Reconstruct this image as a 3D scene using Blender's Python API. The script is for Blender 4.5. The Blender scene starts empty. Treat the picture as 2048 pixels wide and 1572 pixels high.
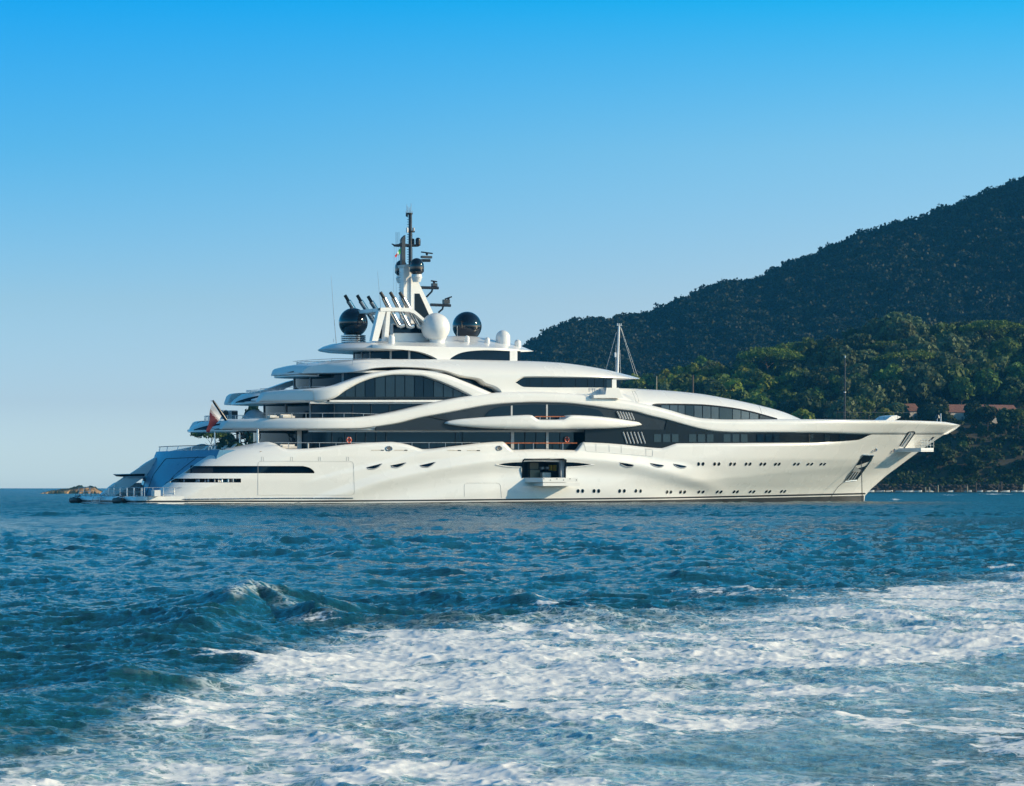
import bpy, bmesh, math, random
import numpy as np
from mathutils import Vector

SC = bpy.context.scene
COL = SC.collection
R = math.radians

# ------------------------------------------------------------------ camera, world, sun, exposure
F, CX, HY, CH = 5750.0, 1024.0, 973.5, 2.15      # focal length in pixels of a 2048 wide frame, centre, horizon row, eye height
cam_d = bpy.data.cameras.new('camera')
cam_d.sensor_width = 36.0
cam_d.lens = F / 2048.0 * 36.0
cam_d.shift_y = (HY - 786.0) / 2048.0
cam_d.clip_start, cam_d.clip_end = 0.5, 30000.0
cam = bpy.data.objects.new('camera', cam_d)
cam.location = (0, 0, CH)
cam.rotation_euler = (R(90), 0, 0)
COL.objects.link(cam)
SC.camera = cam

THETA = R(30.0)
LV = np.array([math.cos(THETA), math.sin(THETA)])       # along the ship, towards the bow
SV = np.array([math.sin(THETA), -math.cos(THETA)])      # to starboard, towards the camera
SUN_EL, SUN_AZ = R(20.0), R(95.0)                       # azimuth measured from +Y towards +X

world = bpy.data.worlds.new("World")
SC.world = world
world.use_nodes = True
wn, wl = world.node_tree.nodes, world.node_tree.links
wn.clear()
w_out = wn.new('ShaderNodeOutputWorld')
w_bg = wn.new('ShaderNodeBackground')
w_sky = wn.new('ShaderNodeTexSky')
w_sky.sky_type = 'NISHITA'
w_sky.sun_disc = False
w_sky.sun_elevation = SUN_EL
w_sky.sun_rotation = SUN_AZ
w_sky.air_density = 1.0
w_sky.dust_density = 0.6
w_sky.ozone_density = 1.5
w_tc = wn.new('ShaderNodeTexCoord')
w_sep = wn.new('ShaderNodeSeparateXYZ')
w_map = wn.new('ShaderNodeMapRange')
w_map.inputs[1].default_value = 0.0
w_map.inputs[2].default_value = 0.5
wl.new(w_tc.outputs['Generated'], w_sep.inputs[0])
wl.new(w_sep.outputs['Z'], w_map.inputs[0])
# clear Mediterranean sky: the physical sky is graded by elevation, paler towards the sun
def s2l(c): return tuple(((x / 255 + 0.055) / 1.055) ** 2.4 if x > 10 else x / 255 / 12.92 for x in c)
NISH = [(0.003, (174, 167, 138)), (0.029, (193, 194, 166)), (0.064, (183, 198, 187)), (0.116, (162, 187, 194)), (0.169, (145, 173, 192))]
AWAY = [(184, 209, 220), (175, 206, 224), (152, 200, 227), (92, 184, 235), (18, 168, 240)]
TOWARD = [(202, 219, 226), (193, 216, 230), (180, 212, 232), (144, 206, 240), (88, 186, 244)]
FIX = [(1.092, 1.038, 0.958), (1.086, 1.012, 0.959), (1.082, 1.011, 0.965), (0.939, 0.979, 0.964), (0.02, 0.943, 0.997)]
def grade(cols, zen, side):
    rp = wn.new('ShaderNodeValToRGB')
    els = [(0.0, None)] + [(z / 0.5, i) for i, (z, _) in enumerate(NISH)] + [(0.5, -1), (1.0, -2)]
    el = rp.color_ramp.elements
    while len(el) < len(els): el.new(0.5)
    for e, (p, i) in zip(el, els):
        if i is None: i = 0
        if i >= 0:
            t, n = s2l(cols[i]), s2l(NISH[i][1])
            c = [t[k] / n[k] * FIX[i][k] / 3.0 for k in range(3)]
        else: c = [x / 3.0 for x in (zen if i == -1 else side)]
        e.position = p
        e.color = (c[0], c[1], c[2], 1)
    wl.new(w_map.outputs[0], rp.inputs[0])
    return rp.outputs[0]
w_mixg = wn.new('ShaderNodeMix'); w_mixg.data_type = 'RGBA'
w_az = wn.new('ShaderNodeMapRange'); w_az.interpolation_type = 'SMOOTHSTEP'
w_az.inputs[1].default_value = -0.24; w_az.inputs[2].default_value = 0.24
wl.new(w_sep.outputs['X'], w_az.inputs[0])
wl.new(w_az.outputs[0], w_mixg.inputs[0])
wl.new(grade(AWAY, (0.09, 0.88, 1.18), (0.36, 0.86, 1.06)), w_mixg.inputs[6])
wl.new(grade(TOWARD, (0.13, 0.90, 1.18), (0.36, 0.86, 1.06)), w_mixg.inputs[7])
w_mul = wn.new('ShaderNodeVectorMath'); w_mul.operation = 'MULTIPLY'
w_mul3 = wn.new('ShaderNodeVectorMath'); w_mul3.operation = 'SCALE'; w_mul3.inputs['Scale'].default_value = 3.0
wl.new(w_sky.outputs[0], w_mul.inputs[0])
wl.new(w_mixg.outputs[2], w_mul.inputs[1])
wl.new(w_mul.outputs[0], w_mul3.inputs[0])
wl.new(w_mul3.outputs[0], w_bg.inputs[0])
w_bg.inputs[1].default_value = 0.12
wl.new(w_bg.outputs[0], w_out.inputs[0])

sun_d = bpy.data.lights.new('sun', 'SUN')
sun_d.energy = 5.0
sun_d.angle = R(0.5)
sun_d.color = (1.0, 0.80, 0.52)
sun = bpy.data.objects.new('sun', sun_d)
sdir = Vector((math.sin(SUN_AZ) * math.cos(SUN_EL), math.cos(SUN_AZ) * math.cos(SUN_EL), math.sin(SUN_EL)))
sun.rotation_euler = (-sdir).to_track_quat('-Z', 'Y').to_euler()
sun.location = (300, 0, 200)
COL.objects.link(sun)

SC.view_settings.view_transform = 'Standard'
SC.view_settings.look = 'None'
SC.view_settings.exposure = 0.15
SC.view_settings.gamma = 1.0
SC.cycles.use_denoising = True
SC.cycles.max_bounces = 6
SC.cycles.diffuse_bounces = 3
SC.cycles.glossy_bounces = 3
SC.cycles.transmission_bounces = 4
SC.cycles.transparent_max_bounces = 8
SC.cycles.volume_bounces = 0
SC.cycles.sample_clamp_indirect = 6.0

# ------------------------------------------------------------------ small helpers
def pchip(pts):
    p = np.array(pts, float)
    x, y = p[:, 0], p[:, 1]
    h = np.diff(x)
    d = np.diff(y) / h
    m = np.zeros(len(x))
    for i in range(1, len(x) - 1):
        if d[i - 1] * d[i] > 0:
            w1, w2 = 2 * h[i] + h[i - 1], h[i] + 2 * h[i - 1]
            m[i] = (w1 + w2) / (w1 / d[i - 1] + w2 / d[i])
    m[0], m[-1] = d[0], d[-1]
    def fn(q):
        q = np.asarray(q, float)
        k = np.clip(np.searchsorted(x, q) - 1, 0, len(h) - 1)
        t = np.clip((q - x[k]) / h[k], 0, 1)
        t2, t3 = t * t, t * t * t
        return (2*t3 - 3*t2 + 1) * y[k] + (t3 - 2*t2 + t) * h[k] * m[k] + (-2*t3 + 3*t2) * y[k+1] + (t3 - t2) * h[k] * m[k+1]
    return fn

def lin(pts):
    p = np.array(pts, float)
    return lambda q: np.interp(q, p[:, 0], p[:, 1])

def sstep(a, b, x):
    t = np.clip((np.asarray(x, float) - a) / (b - a), 0, 1)
    return t * t * (3 - 2 * t)

def tag(o, label=None, cat=None, group=None, kind=None):
    if label: o['label'] = label
    if cat: o['category'] = cat
    if group: o['group'] = group
    if kind: o['kind'] = kind
    return o

def empty(name, loc=(0, 0, 0), rz=0.0):
    o = bpy.data.objects.new(name, None)
    o.location = loc
    o.rotation_euler = (0, 0, rz)
    COL.objects.link(o)
    return o

class MB:
    """collects faces of one mesh object"""
    def __init__(self):
        self.v, self.f = [], []
    def add(self, verts, faces):
        n = len(self.v)
        self.v.extend([tuple(map(float, p)) for p in verts])
        self.f.extend([tuple(i + n for i in f) for f in faces])
        return self
    def grid(self, A, closed=False, flip=False):
        A = np.asarray(A, float)
        a, b = A.shape[:2]
        idx = np.arange(a * b).reshape(a, b)
        fs = []
        for i in range(a - 1):
            for j in range(b if closed else b - 1):
                j2 = (j + 1) % b
                q = (idx[i, j], idx[i + 1, j], idx[i + 1, j2], idx[i, j2])
                fs.append(q[::-1] if flip else q)
        return self.add(A.reshape(-1, 3), fs)
    def tube(self, pts, r, n=8, caps=True):
        P = np.array(pts, float)
        m = len(P)
        rr = np.full(m, r, float) if np.isscalar(r) else np.interp(np.linspace(0, 1, m), np.linspace(0, 1, len(r)), r)
        T = np.zeros_like(P)
        T[1:-1] = P[2:] - P[:-2]
        T[0], T[-1] = P[1] - P[0], P[-1] - P[-2]
        T /= np.linalg.norm(T, axis=1)[:, None] + 1e-12
        up = np.array([0, 0, 1.0]) if abs(T[0, 2]) < 0.9 else np.array([1.0, 0, 0])
        rings = []
        for i in range(m):
            s = np.cross(T[i], up); s /= np.linalg.norm(s) + 1e-12
            u = np.cross(s, T[i])
            a = np.linspace(0, 2 * math.pi, n, endpoint=False)
            rings.append(P[i] + rr[i] * (np.cos(a)[:, None] * s + np.sin(a)[:, None] * u))
        k = len(self.v)
        self.grid(np.array(rings), closed=True)
        if caps:
            self.f.append(tuple(range(k, k + n)))
            self.f.append(tuple(range(k + (m - 1) * n, k + m * n))[::-1])
        return self
    def box(self, c, s, rz=0.0, tilt=0.0):
        x, y, z = s[0] / 2, s[1] / 2, s[2] / 2
        V = np.array([[a, b, d] for a in (-x, x) for b in (-y, y) for d in (-z, z)])
        if tilt:
            ct, st = math.cos(tilt), math.sin(tilt)
            V = V @ np.array([[ct, 0, -st], [0, 1, 0], [st, 0, ct]]).T
        if rz:
            cr, sr = math.cos(rz), math.sin(rz)
            V = V @ np.array([[cr, -sr, 0], [sr, cr, 0], [0, 0, 1]]).T
        V = V + np.array(c)
        return self.add(V, [(0, 1, 3, 2), (4, 6, 7, 5), (0, 4, 5, 1), (2, 3, 7, 6), (0, 2, 6, 4), (1, 5, 7, 3)])
    def lathe(self, prof, c, n=24, axis='z'):
        a = np.linspace(0, 2 * math.pi, n, endpoint=False)
        rings = []
        for r, z in prof:
            if axis == 'z':
                rings.append(np.stack([c[0] + r * np.cos(a), c[1] + r * np.sin(a), np.full(n, c[2] + z)], 1))
            elif axis == 'x':
                rings.append(np.stack([np.full(n, c[0] + z), c[1] + r * np.cos(a), c[2] + r * np.sin(a)], 1))
            else:
                rings.append(np.stack([c[0] + r * np.cos(a), np.full(n, c[1] + z), c[2] + r * np.sin(a)], 1))
        k = len(self.v)
        self.grid(np.array(rings), closed=True)
        self.f.append(tuple(range(k, k + n)))
        self.f.append(tuple(range(k + (len(prof) - 1) * n, k + len(prof) * n))[::-1])
        return self
    def prism(self, outline, d):
        """outline: list of 3D points, d: offset vector"""
        O = np.array(outline, float)
        n = len(O)
        V = np.vstack([O, O + np.array(d, float)])
        fs = [tuple(range(n))[::-1], tuple(range(n, 2 * n))]
        for i in range(n):
            j = (i + 1) % n
            fs.append((i, j, n + j, n + i))
        return self.add(V, fs)
    def build(self, name, mat, parent=None, smooth=True, angle=38, fix=False):
        me = bpy.data.meshes.new(name)
        me.from_pydata(self.v, [], self.f)
        me.materials.append(mat)
        if fix:
            bm = bmesh.new(); bm.from_mesh(me)
            bmesh.ops.remove_doubles(bm, verts=bm.verts, dist=1e-4)
            bmesh.ops.dissolve_degenerate(bm, edges=bm.edges, dist=1e-4)
            bmesh.ops.recalc_face_normals(bm, faces=bm.faces)
            bm.to_mesh(me); bm.free()
        if smooth and len(me.polygons):
            me.polygons.foreach_set('use_smooth', [True] * len(me.polygons))
            me.set_sharp_from_angle(angle=R(angle))
        o = bpy.data.objects.new(name, me)
        COL.objects.link(o)
        if parent: o.parent = parent
        return o

def quick_mesh(name, V, Fq, mat, smooth=False):
    """big meshes straight from numpy arrays; Fq is (n, 4) or (n, 3)"""
    me = bpy.data.meshes.new(name)
    V = np.ascontiguousarray(V, dtype=np.float32)
    Fq = np.ascontiguousarray(Fq, dtype=np.int32)
    k = Fq.shape[1]
    me.vertices.add(len(V)); me.vertices.foreach_set('co', V.ravel())
    me.loops.add(Fq.size); me.loops.foreach_set('vertex_index', Fq.ravel())
    me.polygons.add(len(Fq))
    me.polygons.foreach_set('loop_start', np.arange(0, Fq.size, k, dtype=np.int32))
    if smooth: me.polygons.foreach_set('use_smooth', np.ones(len(Fq), dtype=bool))
    me.materials.append(mat)
    me.update(calc_edges=True)
    o = bpy.data.objects.new(name, me)
    COL.objects.link(o)
    return o

# ------------------------------------------------------------------ materials
class NT:
    def __init__(self, name):
        self.m = bpy.data.materials.new(name)
        self.m.use_nodes = True
        self.n, self.l = self.m.node_tree.nodes, self.m.node_tree.links
        self.b = self.n['Principled BSDF']
        self.out = self.n['Material Output']
    def node(self, t, **kw):
        nd = self.n.new(t)
        for k, v in kw.items():
            if k.startswith('i_'):
                nd.inputs[int(k[2:])].default_value = v
            else: setattr(nd, k, v)
        return nd
    def link(self, a, b): self.l.new(a, b)
    def math(self, op, a, b=None, clamp=False):
        nd = self.n.new('ShaderNodeMath'); nd.operation = op; nd.use_clamp = clamp
        for i, s in enumerate((a, b)):
            if s is None: continue
            if isinstance(s, (int, float)): nd.inputs[i].default_value = s
            else: self.l.new(s, nd.inputs[i])
        return nd.outputs[0]
    def mix(self, fac, a, b):
        nd = self.n.new('ShaderNodeMix'); nd.data_type = 'RGBA'
        for i, s in ((0, fac), (6, a), (7, b)):
            if isinstance(s, (int, float)): nd.inputs[i].default_value = s
            elif isinstance(s, tuple): nd.inputs[i].default_value = (s[0], s[1], s[2], 1)
            else: self.l.new(s, nd.inputs[i])
        return nd.outputs[2]
    def noise(self, scale, detail=3, rough=0.55, dist=0.0, coord=None, stretch=None):
        nd = self.n.new('ShaderNodeTexNoise')
        nd.inputs['Scale'].default_value = scale
        nd.inputs['Detail'].default_value = detail
        nd.inputs['Roughness'].default_value = rough
        nd.inputs['Distortion'].default_value = dist
        if coord is None:
            tc = self.n.new('ShaderNodeTexCoord'); coord = tc.outputs['Object']
        if stretch:
            mp = self.n.new('ShaderNodeMapping'); mp.inputs['Scale'].default_value = stretch
            self.l.new(coord, mp.inputs[0]); coord = mp.outputs[0]
        self.l.new(coord, nd.inputs['Vector'])
        return nd.outputs[0]
    def smap(self, x, a, b, c=0.0, d=1.0, smooth=True):
        nd = self.n.new('ShaderNodeMapRange')
        if smooth: nd.interpolation_type = 'SMOOTHSTEP'
        for i, s in ((0, x), (1, a), (2, b), (3, c), (4, d)):
            if isinstance(s, (int, float)): nd.inputs[i].default_value = s
            else: self.l.new(s, nd.inputs[i])
        return nd.outputs[0]

def simple(name, col, rough=0.4, metal=0.0, var=0.06, scale=0.6, spec=0.5, coat=0.0, tint=None):
    t = NT(name)
    n = t.noise(scale, 4)
    lo = tuple(c * (1 - var) for c in col); hi = tuple(min(1, c * (1 + var)) for c in col)
    t.link(t.mix(t.smap(n, 0.35, 0.65), lo, hi), t.b.inputs['Base Color'])
    t.link(t.smap(n, 0.3, 0.7, rough * 0.85, rough * 1.15), t.b.inputs['Roughness'])
    t.b.inputs['Metallic'].default_value = metal
    t.b.inputs['Specular IOR Level'].default_value = spec
    if tint: t.b.inputs['Specular Tint'].default_value = (tint[0], tint[1], tint[2], 1)
    t.b.inputs['Coat Weight'].default_value = coat
    t.b.inputs['Coat Roughness'].default_value = 0.08
    return t.m

M = {}
M['white'] = simple('white_gloss_paint', (0.80, 0.80, 0.78), 0.28, var=0.015, scale=0.15, coat=0.25)
M['white_matt'] = simple('white_satin_paint', (0.76, 0.77, 0.77), 0.45, var=0.03)
M['glass'] = simple('dark_tinted_glass', (0.0012, 0.0045, 0.010), 0.05, var=0.2, scale=0.12, spec=0.25, tint=(0.25, 0.62, 1.0))
M['pane'] = simple('grey_tinted_glass', (0.004, 0.011, 0.019), 0.04, var=0.25, scale=0.2, spec=0.4, tint=(0.35, 0.7, 1.0))
M['pane_light'] = simple('pale_tinted_glass', (0.034, 0.056, 0.082), 0.06, var=0.2, scale=0.2, spec=0.45, tint=(0.5, 0.8, 1.0))
M['panel'] = simple('charcoal_panel', (0.008, 0.012, 0.018), 0.22, var=0.1, scale=0.3, spec=0.15, tint=(0.4, 0.75, 1.0))
M['panel_light'] = simple('graphite_panel', (0.021, 0.027, 0.036), 0.28, var=0.1, scale=0.3, spec=0.2, tint=(0.5, 0.8, 1.0))
M['black'] = simple('black_gloss', (0.006, 0.009, 0.016), 0.08, var=0.1, coat=0.5)
M['mast_black'] = simple('black_satin', (0.010, 0.016, 0.026), 0.3, var=0.15)
M['stripe'] = simple('black_stripe', (0.012, 0.014, 0.018), 0.35)
M['antifoul'] = simple('dark_antifouling', (0.030, 0.034, 0.038), 0.5, var=0.25, scale=0.4)
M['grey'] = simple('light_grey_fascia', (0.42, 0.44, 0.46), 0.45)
M['steel'] = simple('polished_steel', (0.56, 0.57, 0.58), 0.26, metal=1.0, var=0.05, scale=2)
M['rail'] = simple('rail_steel', (0.50, 0.52, 0.54), 0.3, metal=0.6)
M['dark_rail'] = simple('dark_rail', (0.05, 0.06, 0.07), 0.35)
M['wood'] = simple('varnished_rail', (0.42, 0.13, 0.045), 0.3, var=0.15, scale=3)
M['teak'] = simple('teak_deck', (0.33, 0.25, 0.17), 0.6, var=0.12, scale=2)
M['transom'] = simple('blue_grey_metallic', (0.10, 0.26, 0.40), 0.32, metal=0.25, var=0.06, scale=1.5)
M['seam'] = simple('seam_grey', (0.50, 0.51, 0.50), 0.6)
M['rubber'] = simple('black_rubber', (0.012, 0.014, 0.016), 0.55)
M['red'] = simple('lifebuoy_orange', (0.75, 0.10, 0.03), 0.5)
M['cloth'] = simple('cream_cloth', (0.62, 0.58, 0.52), 0.8, var=0.1, scale=3)
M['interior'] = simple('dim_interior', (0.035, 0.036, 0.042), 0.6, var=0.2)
M['cabinet'] = simple('olive_cabinet', (0.20, 0.19, 0.13), 0.5)
M['cast'] = simple('galvanised_plate', (0.52, 0.53, 0.54), 0.35, metal=0.2)
M['yellow'] = simple('yellow_marking', (0.75, 0.45, 0.03), 0.5)
M['fabric_grey'] = simple('grey_dome_fabric', (0.32, 0.40, 0.46), 0.6)

def clear_glass():
    t = NT('clear_glass_screen')
    t.b.inputs['Base Color'].default_value = (0.5, 0.62, 0.66, 1)
    t.b.inputs['Roughness'].default_value = 0.05
    t.b.inputs['Alpha'].default_value = 0.28
    return t.m
M['clear'] = clear_glass()
# ================================================================== YACHT
# ship coordinates: u forward, v to starboard (towards the camera), w up.  Object space is (u, -v, w).
BH = 11.8
DV = 1.9                                                  # extra half beam
Y0 = 350.0
_o_corner = np.array([(300 - CX) / F * Y0, Y0])          # starboard aft corner at the waterline
ORG = _o_corner - BH * SV                                 # stern centreline
yacht = empty('motor_yacht', (ORG[0], ORG[1], 0), THETA)
tag(yacht, 'long white multi deck superyacht at anchor with black domes and swooping sides', 'yacht')

def inv(px, py, v):
    a = (np.asarray(px, float) - CX) / F
    b = (HY - np.asarray(py, float)) / F
    Y = (v + ORG @ SV) / (a * SV[0] + SV[1])
    return (a * Y - ORG[0]) * LV[0] + (Y - ORG[1]) * LV[1], CH + b * Y

def proj(u, v, w):
    X = ORG[0] + u * LV[0] + v * SV[0]
    Y = ORG[1] + u * LV[1] + v * SV[1]
    return CX + F * X / Y, HY - F * (w - CH) / Y

def loc(u, v, w):
    u, v, w = np.broadcast_arrays(np.asarray(u, float), np.asarray(v, float), np.asarray(w, float))
    return np.stack([u, -v, w], -1)

def P(px, py, v):
    u, w = inv(px, py, float(v))
    return np.array([u, -float(v), w])

def solve(px, py, vf, inset=0.0, it=60):
    px, py = np.broadcast_arrays(np.asarray(px, float), np.asarray(py, float))
    v = np.full(px.shape, BH * 0.9)
    for _ in range(it):
        u, w = inv(px, py, v)
        v = 0.5 * v + 0.5 * (vf(u, w, px, py) - inset)
    u, w = inv(px, py, v)
    return u, v, w

# ---- hull half breadth
_stem_px = [(1727.5, 1012), (1728.5, 993.4), (1741.5, 978.5), (1773, 950.7), (1843.5, 898.8), (1882, 873), (1921, 850.3)]
_stem = sorted([(inv(x, y, 0.0)[1], inv(x, y, 0.0)[0]) for x, y in _stem_px])
_sw, _su = np.array([s[0] for s in _stem]), np.array([s[1] for s in _stem])
def u_stem(w):
    return np.interp(w, _sw, _su) + np.maximum(0, np.asarray(w) - _sw[-1]) * 1.2
_aft_px = [(302, 1012), (304, 993), (338, 965), (347, 959), (366, 947), (388, 932), (402, 922), (426, 908), (451, 899), (499, 889)]
_aft = sorted([(inv(x, y, BH - 3.0)[1], inv(x, y, BH - 3.0)[0]) for x, y in _aft_px])
_aw, _au = np.array([s[0] for s in _aft]), np.array([s[1] for s in _aft])
def u_aft(w): return np.interp(w, _aw, _au)

c_l1 = lin([(560, 975), (680, 942), (760, 924), (840, 902), (900, 889), (1010, 872)])
c_l2 = pchip([(600, 1003), (680, 974), (760, 948), (862, 924), (1000, 904), (1090, 900), (1200, 905), (1320, 918), (1420, 938), (1500, 960)])
c_l3 = pchip([(560, 1010), (690, 985), (760, 962), (850, 942), (960, 924), (1024, 918), (1100, 914), (1180, 918), (1250, 925), (1320, 940), (1400, 961), (1500, 1000)])
c_ch = lin([(1150, 1000), (1330, 976), (1403, 961), (1440, 957.5), (1710, 931), (1800, 920)])

def hull_v(u, w, px, py):
    wl = np.clip(w, -1.5, 13)
    x = np.clip((u_stem(wl) - u) / np.interp(wl, [-1, 2, 6, 12], [62, 56, 44, 36]), 0, 1)
    Bw = np.interp(wl, [-1.5, 0, 3, 6], [BH - .8, BH - .45, BH - .1, BH])
    v = Bw * (1 - (1 - x) ** 2.1)
    # rounded quarters
    a = np.interp(wl, [0, 2.2, 3.2, 6], [4.0, 5.0, 8.0, 11.0])
    s = np.clip((u_aft(wl) + a - u) / a, 0, 1)
    v = v - np.interp(wl, [0, 2.2, 3.2, 6], [2.6, 2.6, 3.0, 3.2]) * (1 - np.sqrt(np.maximum(0, 1 - s ** 2)))
    # sculpted side: creases and hollow under the arch
    mid = sstep(590, 720, px) * (1 - sstep(1380, 1480, px))
    k = 0.062
    d1 = (py - c_l1(px)) * k
    v = v + 0.10 * sstep(0, 0.3, d1) * sstep(590, 680, px) * (1 - sstep(960, 1010, px))
    d2 = (py - c_l2(px)) * k
    d3 = (py - c_l3(px)) * k
    span = np.maximum((c_l3(px) - c_l2(px)) * k, 0.15)
    v = v + mid * 0.32 * np.clip(d2 / span, 0, 1)
    v = v - mid * 0.38 * sstep(0, 1.6, d3) * (1 - 0.75 * sstep(1.8, 4.2, d3))
    # chine of the bow flare
    dc = (py - c_ch(px)) * k
    bow = sstep(1300, 1480, px)
    v = v - bow * 0.28 * np.clip(dc, 0, 4.5) * sstep(0, 10, u_stem(wl) - u)
    return np.maximum(v, 0.0)

def offs(vf, d):
    return lambda u, w, px, py: vf(u, w, px, py) + d

def both(mb, A, flip=False):
    """add a grid and its mirror image"""
    mb.grid(A, flip=flip)
    B = np.array(A); B[..., 1] *= -1
    mb.grid(B, flip=not flip)

# hull top edge in the picture
HULL_TOP = [(304, 993), (338, 965), (347, 959), (366, 947), (388, 932), (402, 922), (426, 908), (451, 899), (499, 889), (536, 884),
            (547, 886), (565, 895), (577, 898), (596, 898), (635, 896), (694, 889), (752, 885), (782, 884), (811, 888), (840, 897),
            (846, 898.5), (870, 897), (894, 894), (930, 890), (963, 886), (1006, 883.5), (1010, 886), (1024, 899), (1026, 900), (1076, 898.6),
            (1150, 900.5), (1152, 900), (1164, 886), (1168, 884), (1199, 885), (1242, 888), (1292, 893.5), (1323, 895.6), (1326, 895),
            (1350, 887), (1354, 886), (1620, 885), (1715, 880), (1746, 869), (1760, 869), (1900, 869)]
hull_top = pchip(HULL_TOP)
def stem_y(px):
    return np.interp(px, [p[0] for p in _stem_px[1:]], [p[1] for p in _stem_px[1:]])

GAR = (1045.0, 1132.0, 918.5, 956.0)          # opening of the side garage
def make_hull():
    mb = MB()
    xs = np.unique(np.concatenate([np.arange(304.5, 700, 3.0), np.arange(700, 1420, 4.0), np.arange(1420, 1727, 5.0),
                                   np.arange(1727, 1893, 3.0), [p[0] for p in HULL_TOP if 305 < p[0] < 1892], [GAR[0], GAR[1], 338.0, 482.0, 388, 630]]))
    ys = [1016, 1012, 1008, 1004.5, 1001, 997, 993, 989, 985, 981, 977, 973, 969, 965, 961, 957, 956, 952, 949, 946.5, 943, 939, 935.5, 932, 928, 925, 922, 918.5, 915]
    T = np.linspace(0, 1, 12)
    top = hull_top(xs)
    rows_x, rows_y = [], []
    for y in ys:
        rows_x.append(xs); rows_y.append(np.maximum(y, top))
    base = np.maximum(915, top)
    for t in T[1:]:
        rows_x.append(xs); rows_y.append(base + (top - base) * t)
    X, Yp = np.array(rows_x), np.array(rows_y)
    Yp = np.where(X > 1727.5, np.minimum(Yp, np.maximum(stem_y(X), top)), Yp)
    # rounding of the gunwale
    ins = 0.35 * np.clip(1 - (Yp - top[None, :]) / 6.0, 0, 1) ** 2 * (1 - sstep(1600, 1740, X))
    u, v, w = solve(X, Yp, hull_v, ins)
    v = np.maximum(v, 0)
    A = loc(u, v, w)
    n, m = X.shape
    keep = []
    for i in range(n - 1):
        for j in range(m - 1):
            xc, yc = (X[i, j] + X[i, j + 1]) / 2, (Yp[i, j] + Yp[i + 1, j] + Yp[i, j + 1] + Yp[i + 1, j + 1]) / 4
            if GAR[0] < xc < GAR[1] and GAR[2] < yc < GAR[3]: continue
            if xc < 482 and 957 < yc < 965: continue                       # open mooring slot
            if xc < 629 and 932 < yc < 946.5: continue                     # long quarter window
            if abs(Yp[i, j] - Yp[i + 1, j]) + abs(Yp[i, j + 1] - Yp[i + 1, j + 1]) < 1e-6: continue
            keep.append((i, j))
    idx = np.arange(n * m).reshape(n, m)
    fs = [(idx[i, j], idx[i, j + 1], idx[i + 1, j + 1], idx[i + 1, j]) for i, j in keep]
    mb.add(A.reshape(-1, 3), fs)
    B = A.copy(); B[..., 1] *= -1
    # the port side keeps its openings too
    mb.add(B.reshape(-1, 3), [f[::-1] for f in fs])
    # inner face of the bulwark, 0.5 m thick, down to the deck
    s = xs < 1560
    ut, vt, wt = u[-1][s], v[-1][s], w[-1][s]
    vi = np.maximum(vt - 0.45, 0.0)
    inner = np.stack([loc(ut, vt, wt), loc(ut, vt - 0.22, wt + 0.03), loc(ut, vi, wt - 0.02), loc(ut, vi, wt - 1.6)])
    both(mb, inner)
    return mb.build('hull', M['white'], yacht, fix=True, angle=45)
hull = make_hull()

# ---- half breadth of the raised bands: straight amidships, turned in towards the stern
def turn(u, u1, ramp, smax):
    d = np.maximum(0, u1 - u)
    q = np.minimum(d, ramp)
    # integral of smax*smoothstep(d/ramp)
    t = q / ramp
    return smax * (ramp * (t ** 3 - 0.5 * t ** 4) + np.maximum(0, d - ramp))

uA1 = inv(720, 850, BH)[0]
def vA(u, w, px, py):
    h = hull_v_plain(u, w)
    return h - turn(u, uA1, 15.0, 0.77)
def hull_v_plain(u, w):
    wl = np.clip(w, -1.5, 13)
    x = np.clip((u_stem(wl) - u) / np.interp(wl, [-1, 2, 6, 12], [62, 56, 44, 36]), 0, 1)
    return np.interp(wl, [-1.5, 0, 3, 6], [BH - .8, BH - .45, BH - .1, BH]) * (1 - (1 - x) ** 2.1)
uB1 = inv(690, 790, BH)[0]
def vB(u, w, px, py): return BH - 0.35 - turn(u, uB1, 6.0, 1.02)
uC1 = inv(760, 740, BH)[0]
def vC(u, w, px, py): return BH - 0.8 - turn(u, uC1, 4.0, 1.15)

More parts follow.
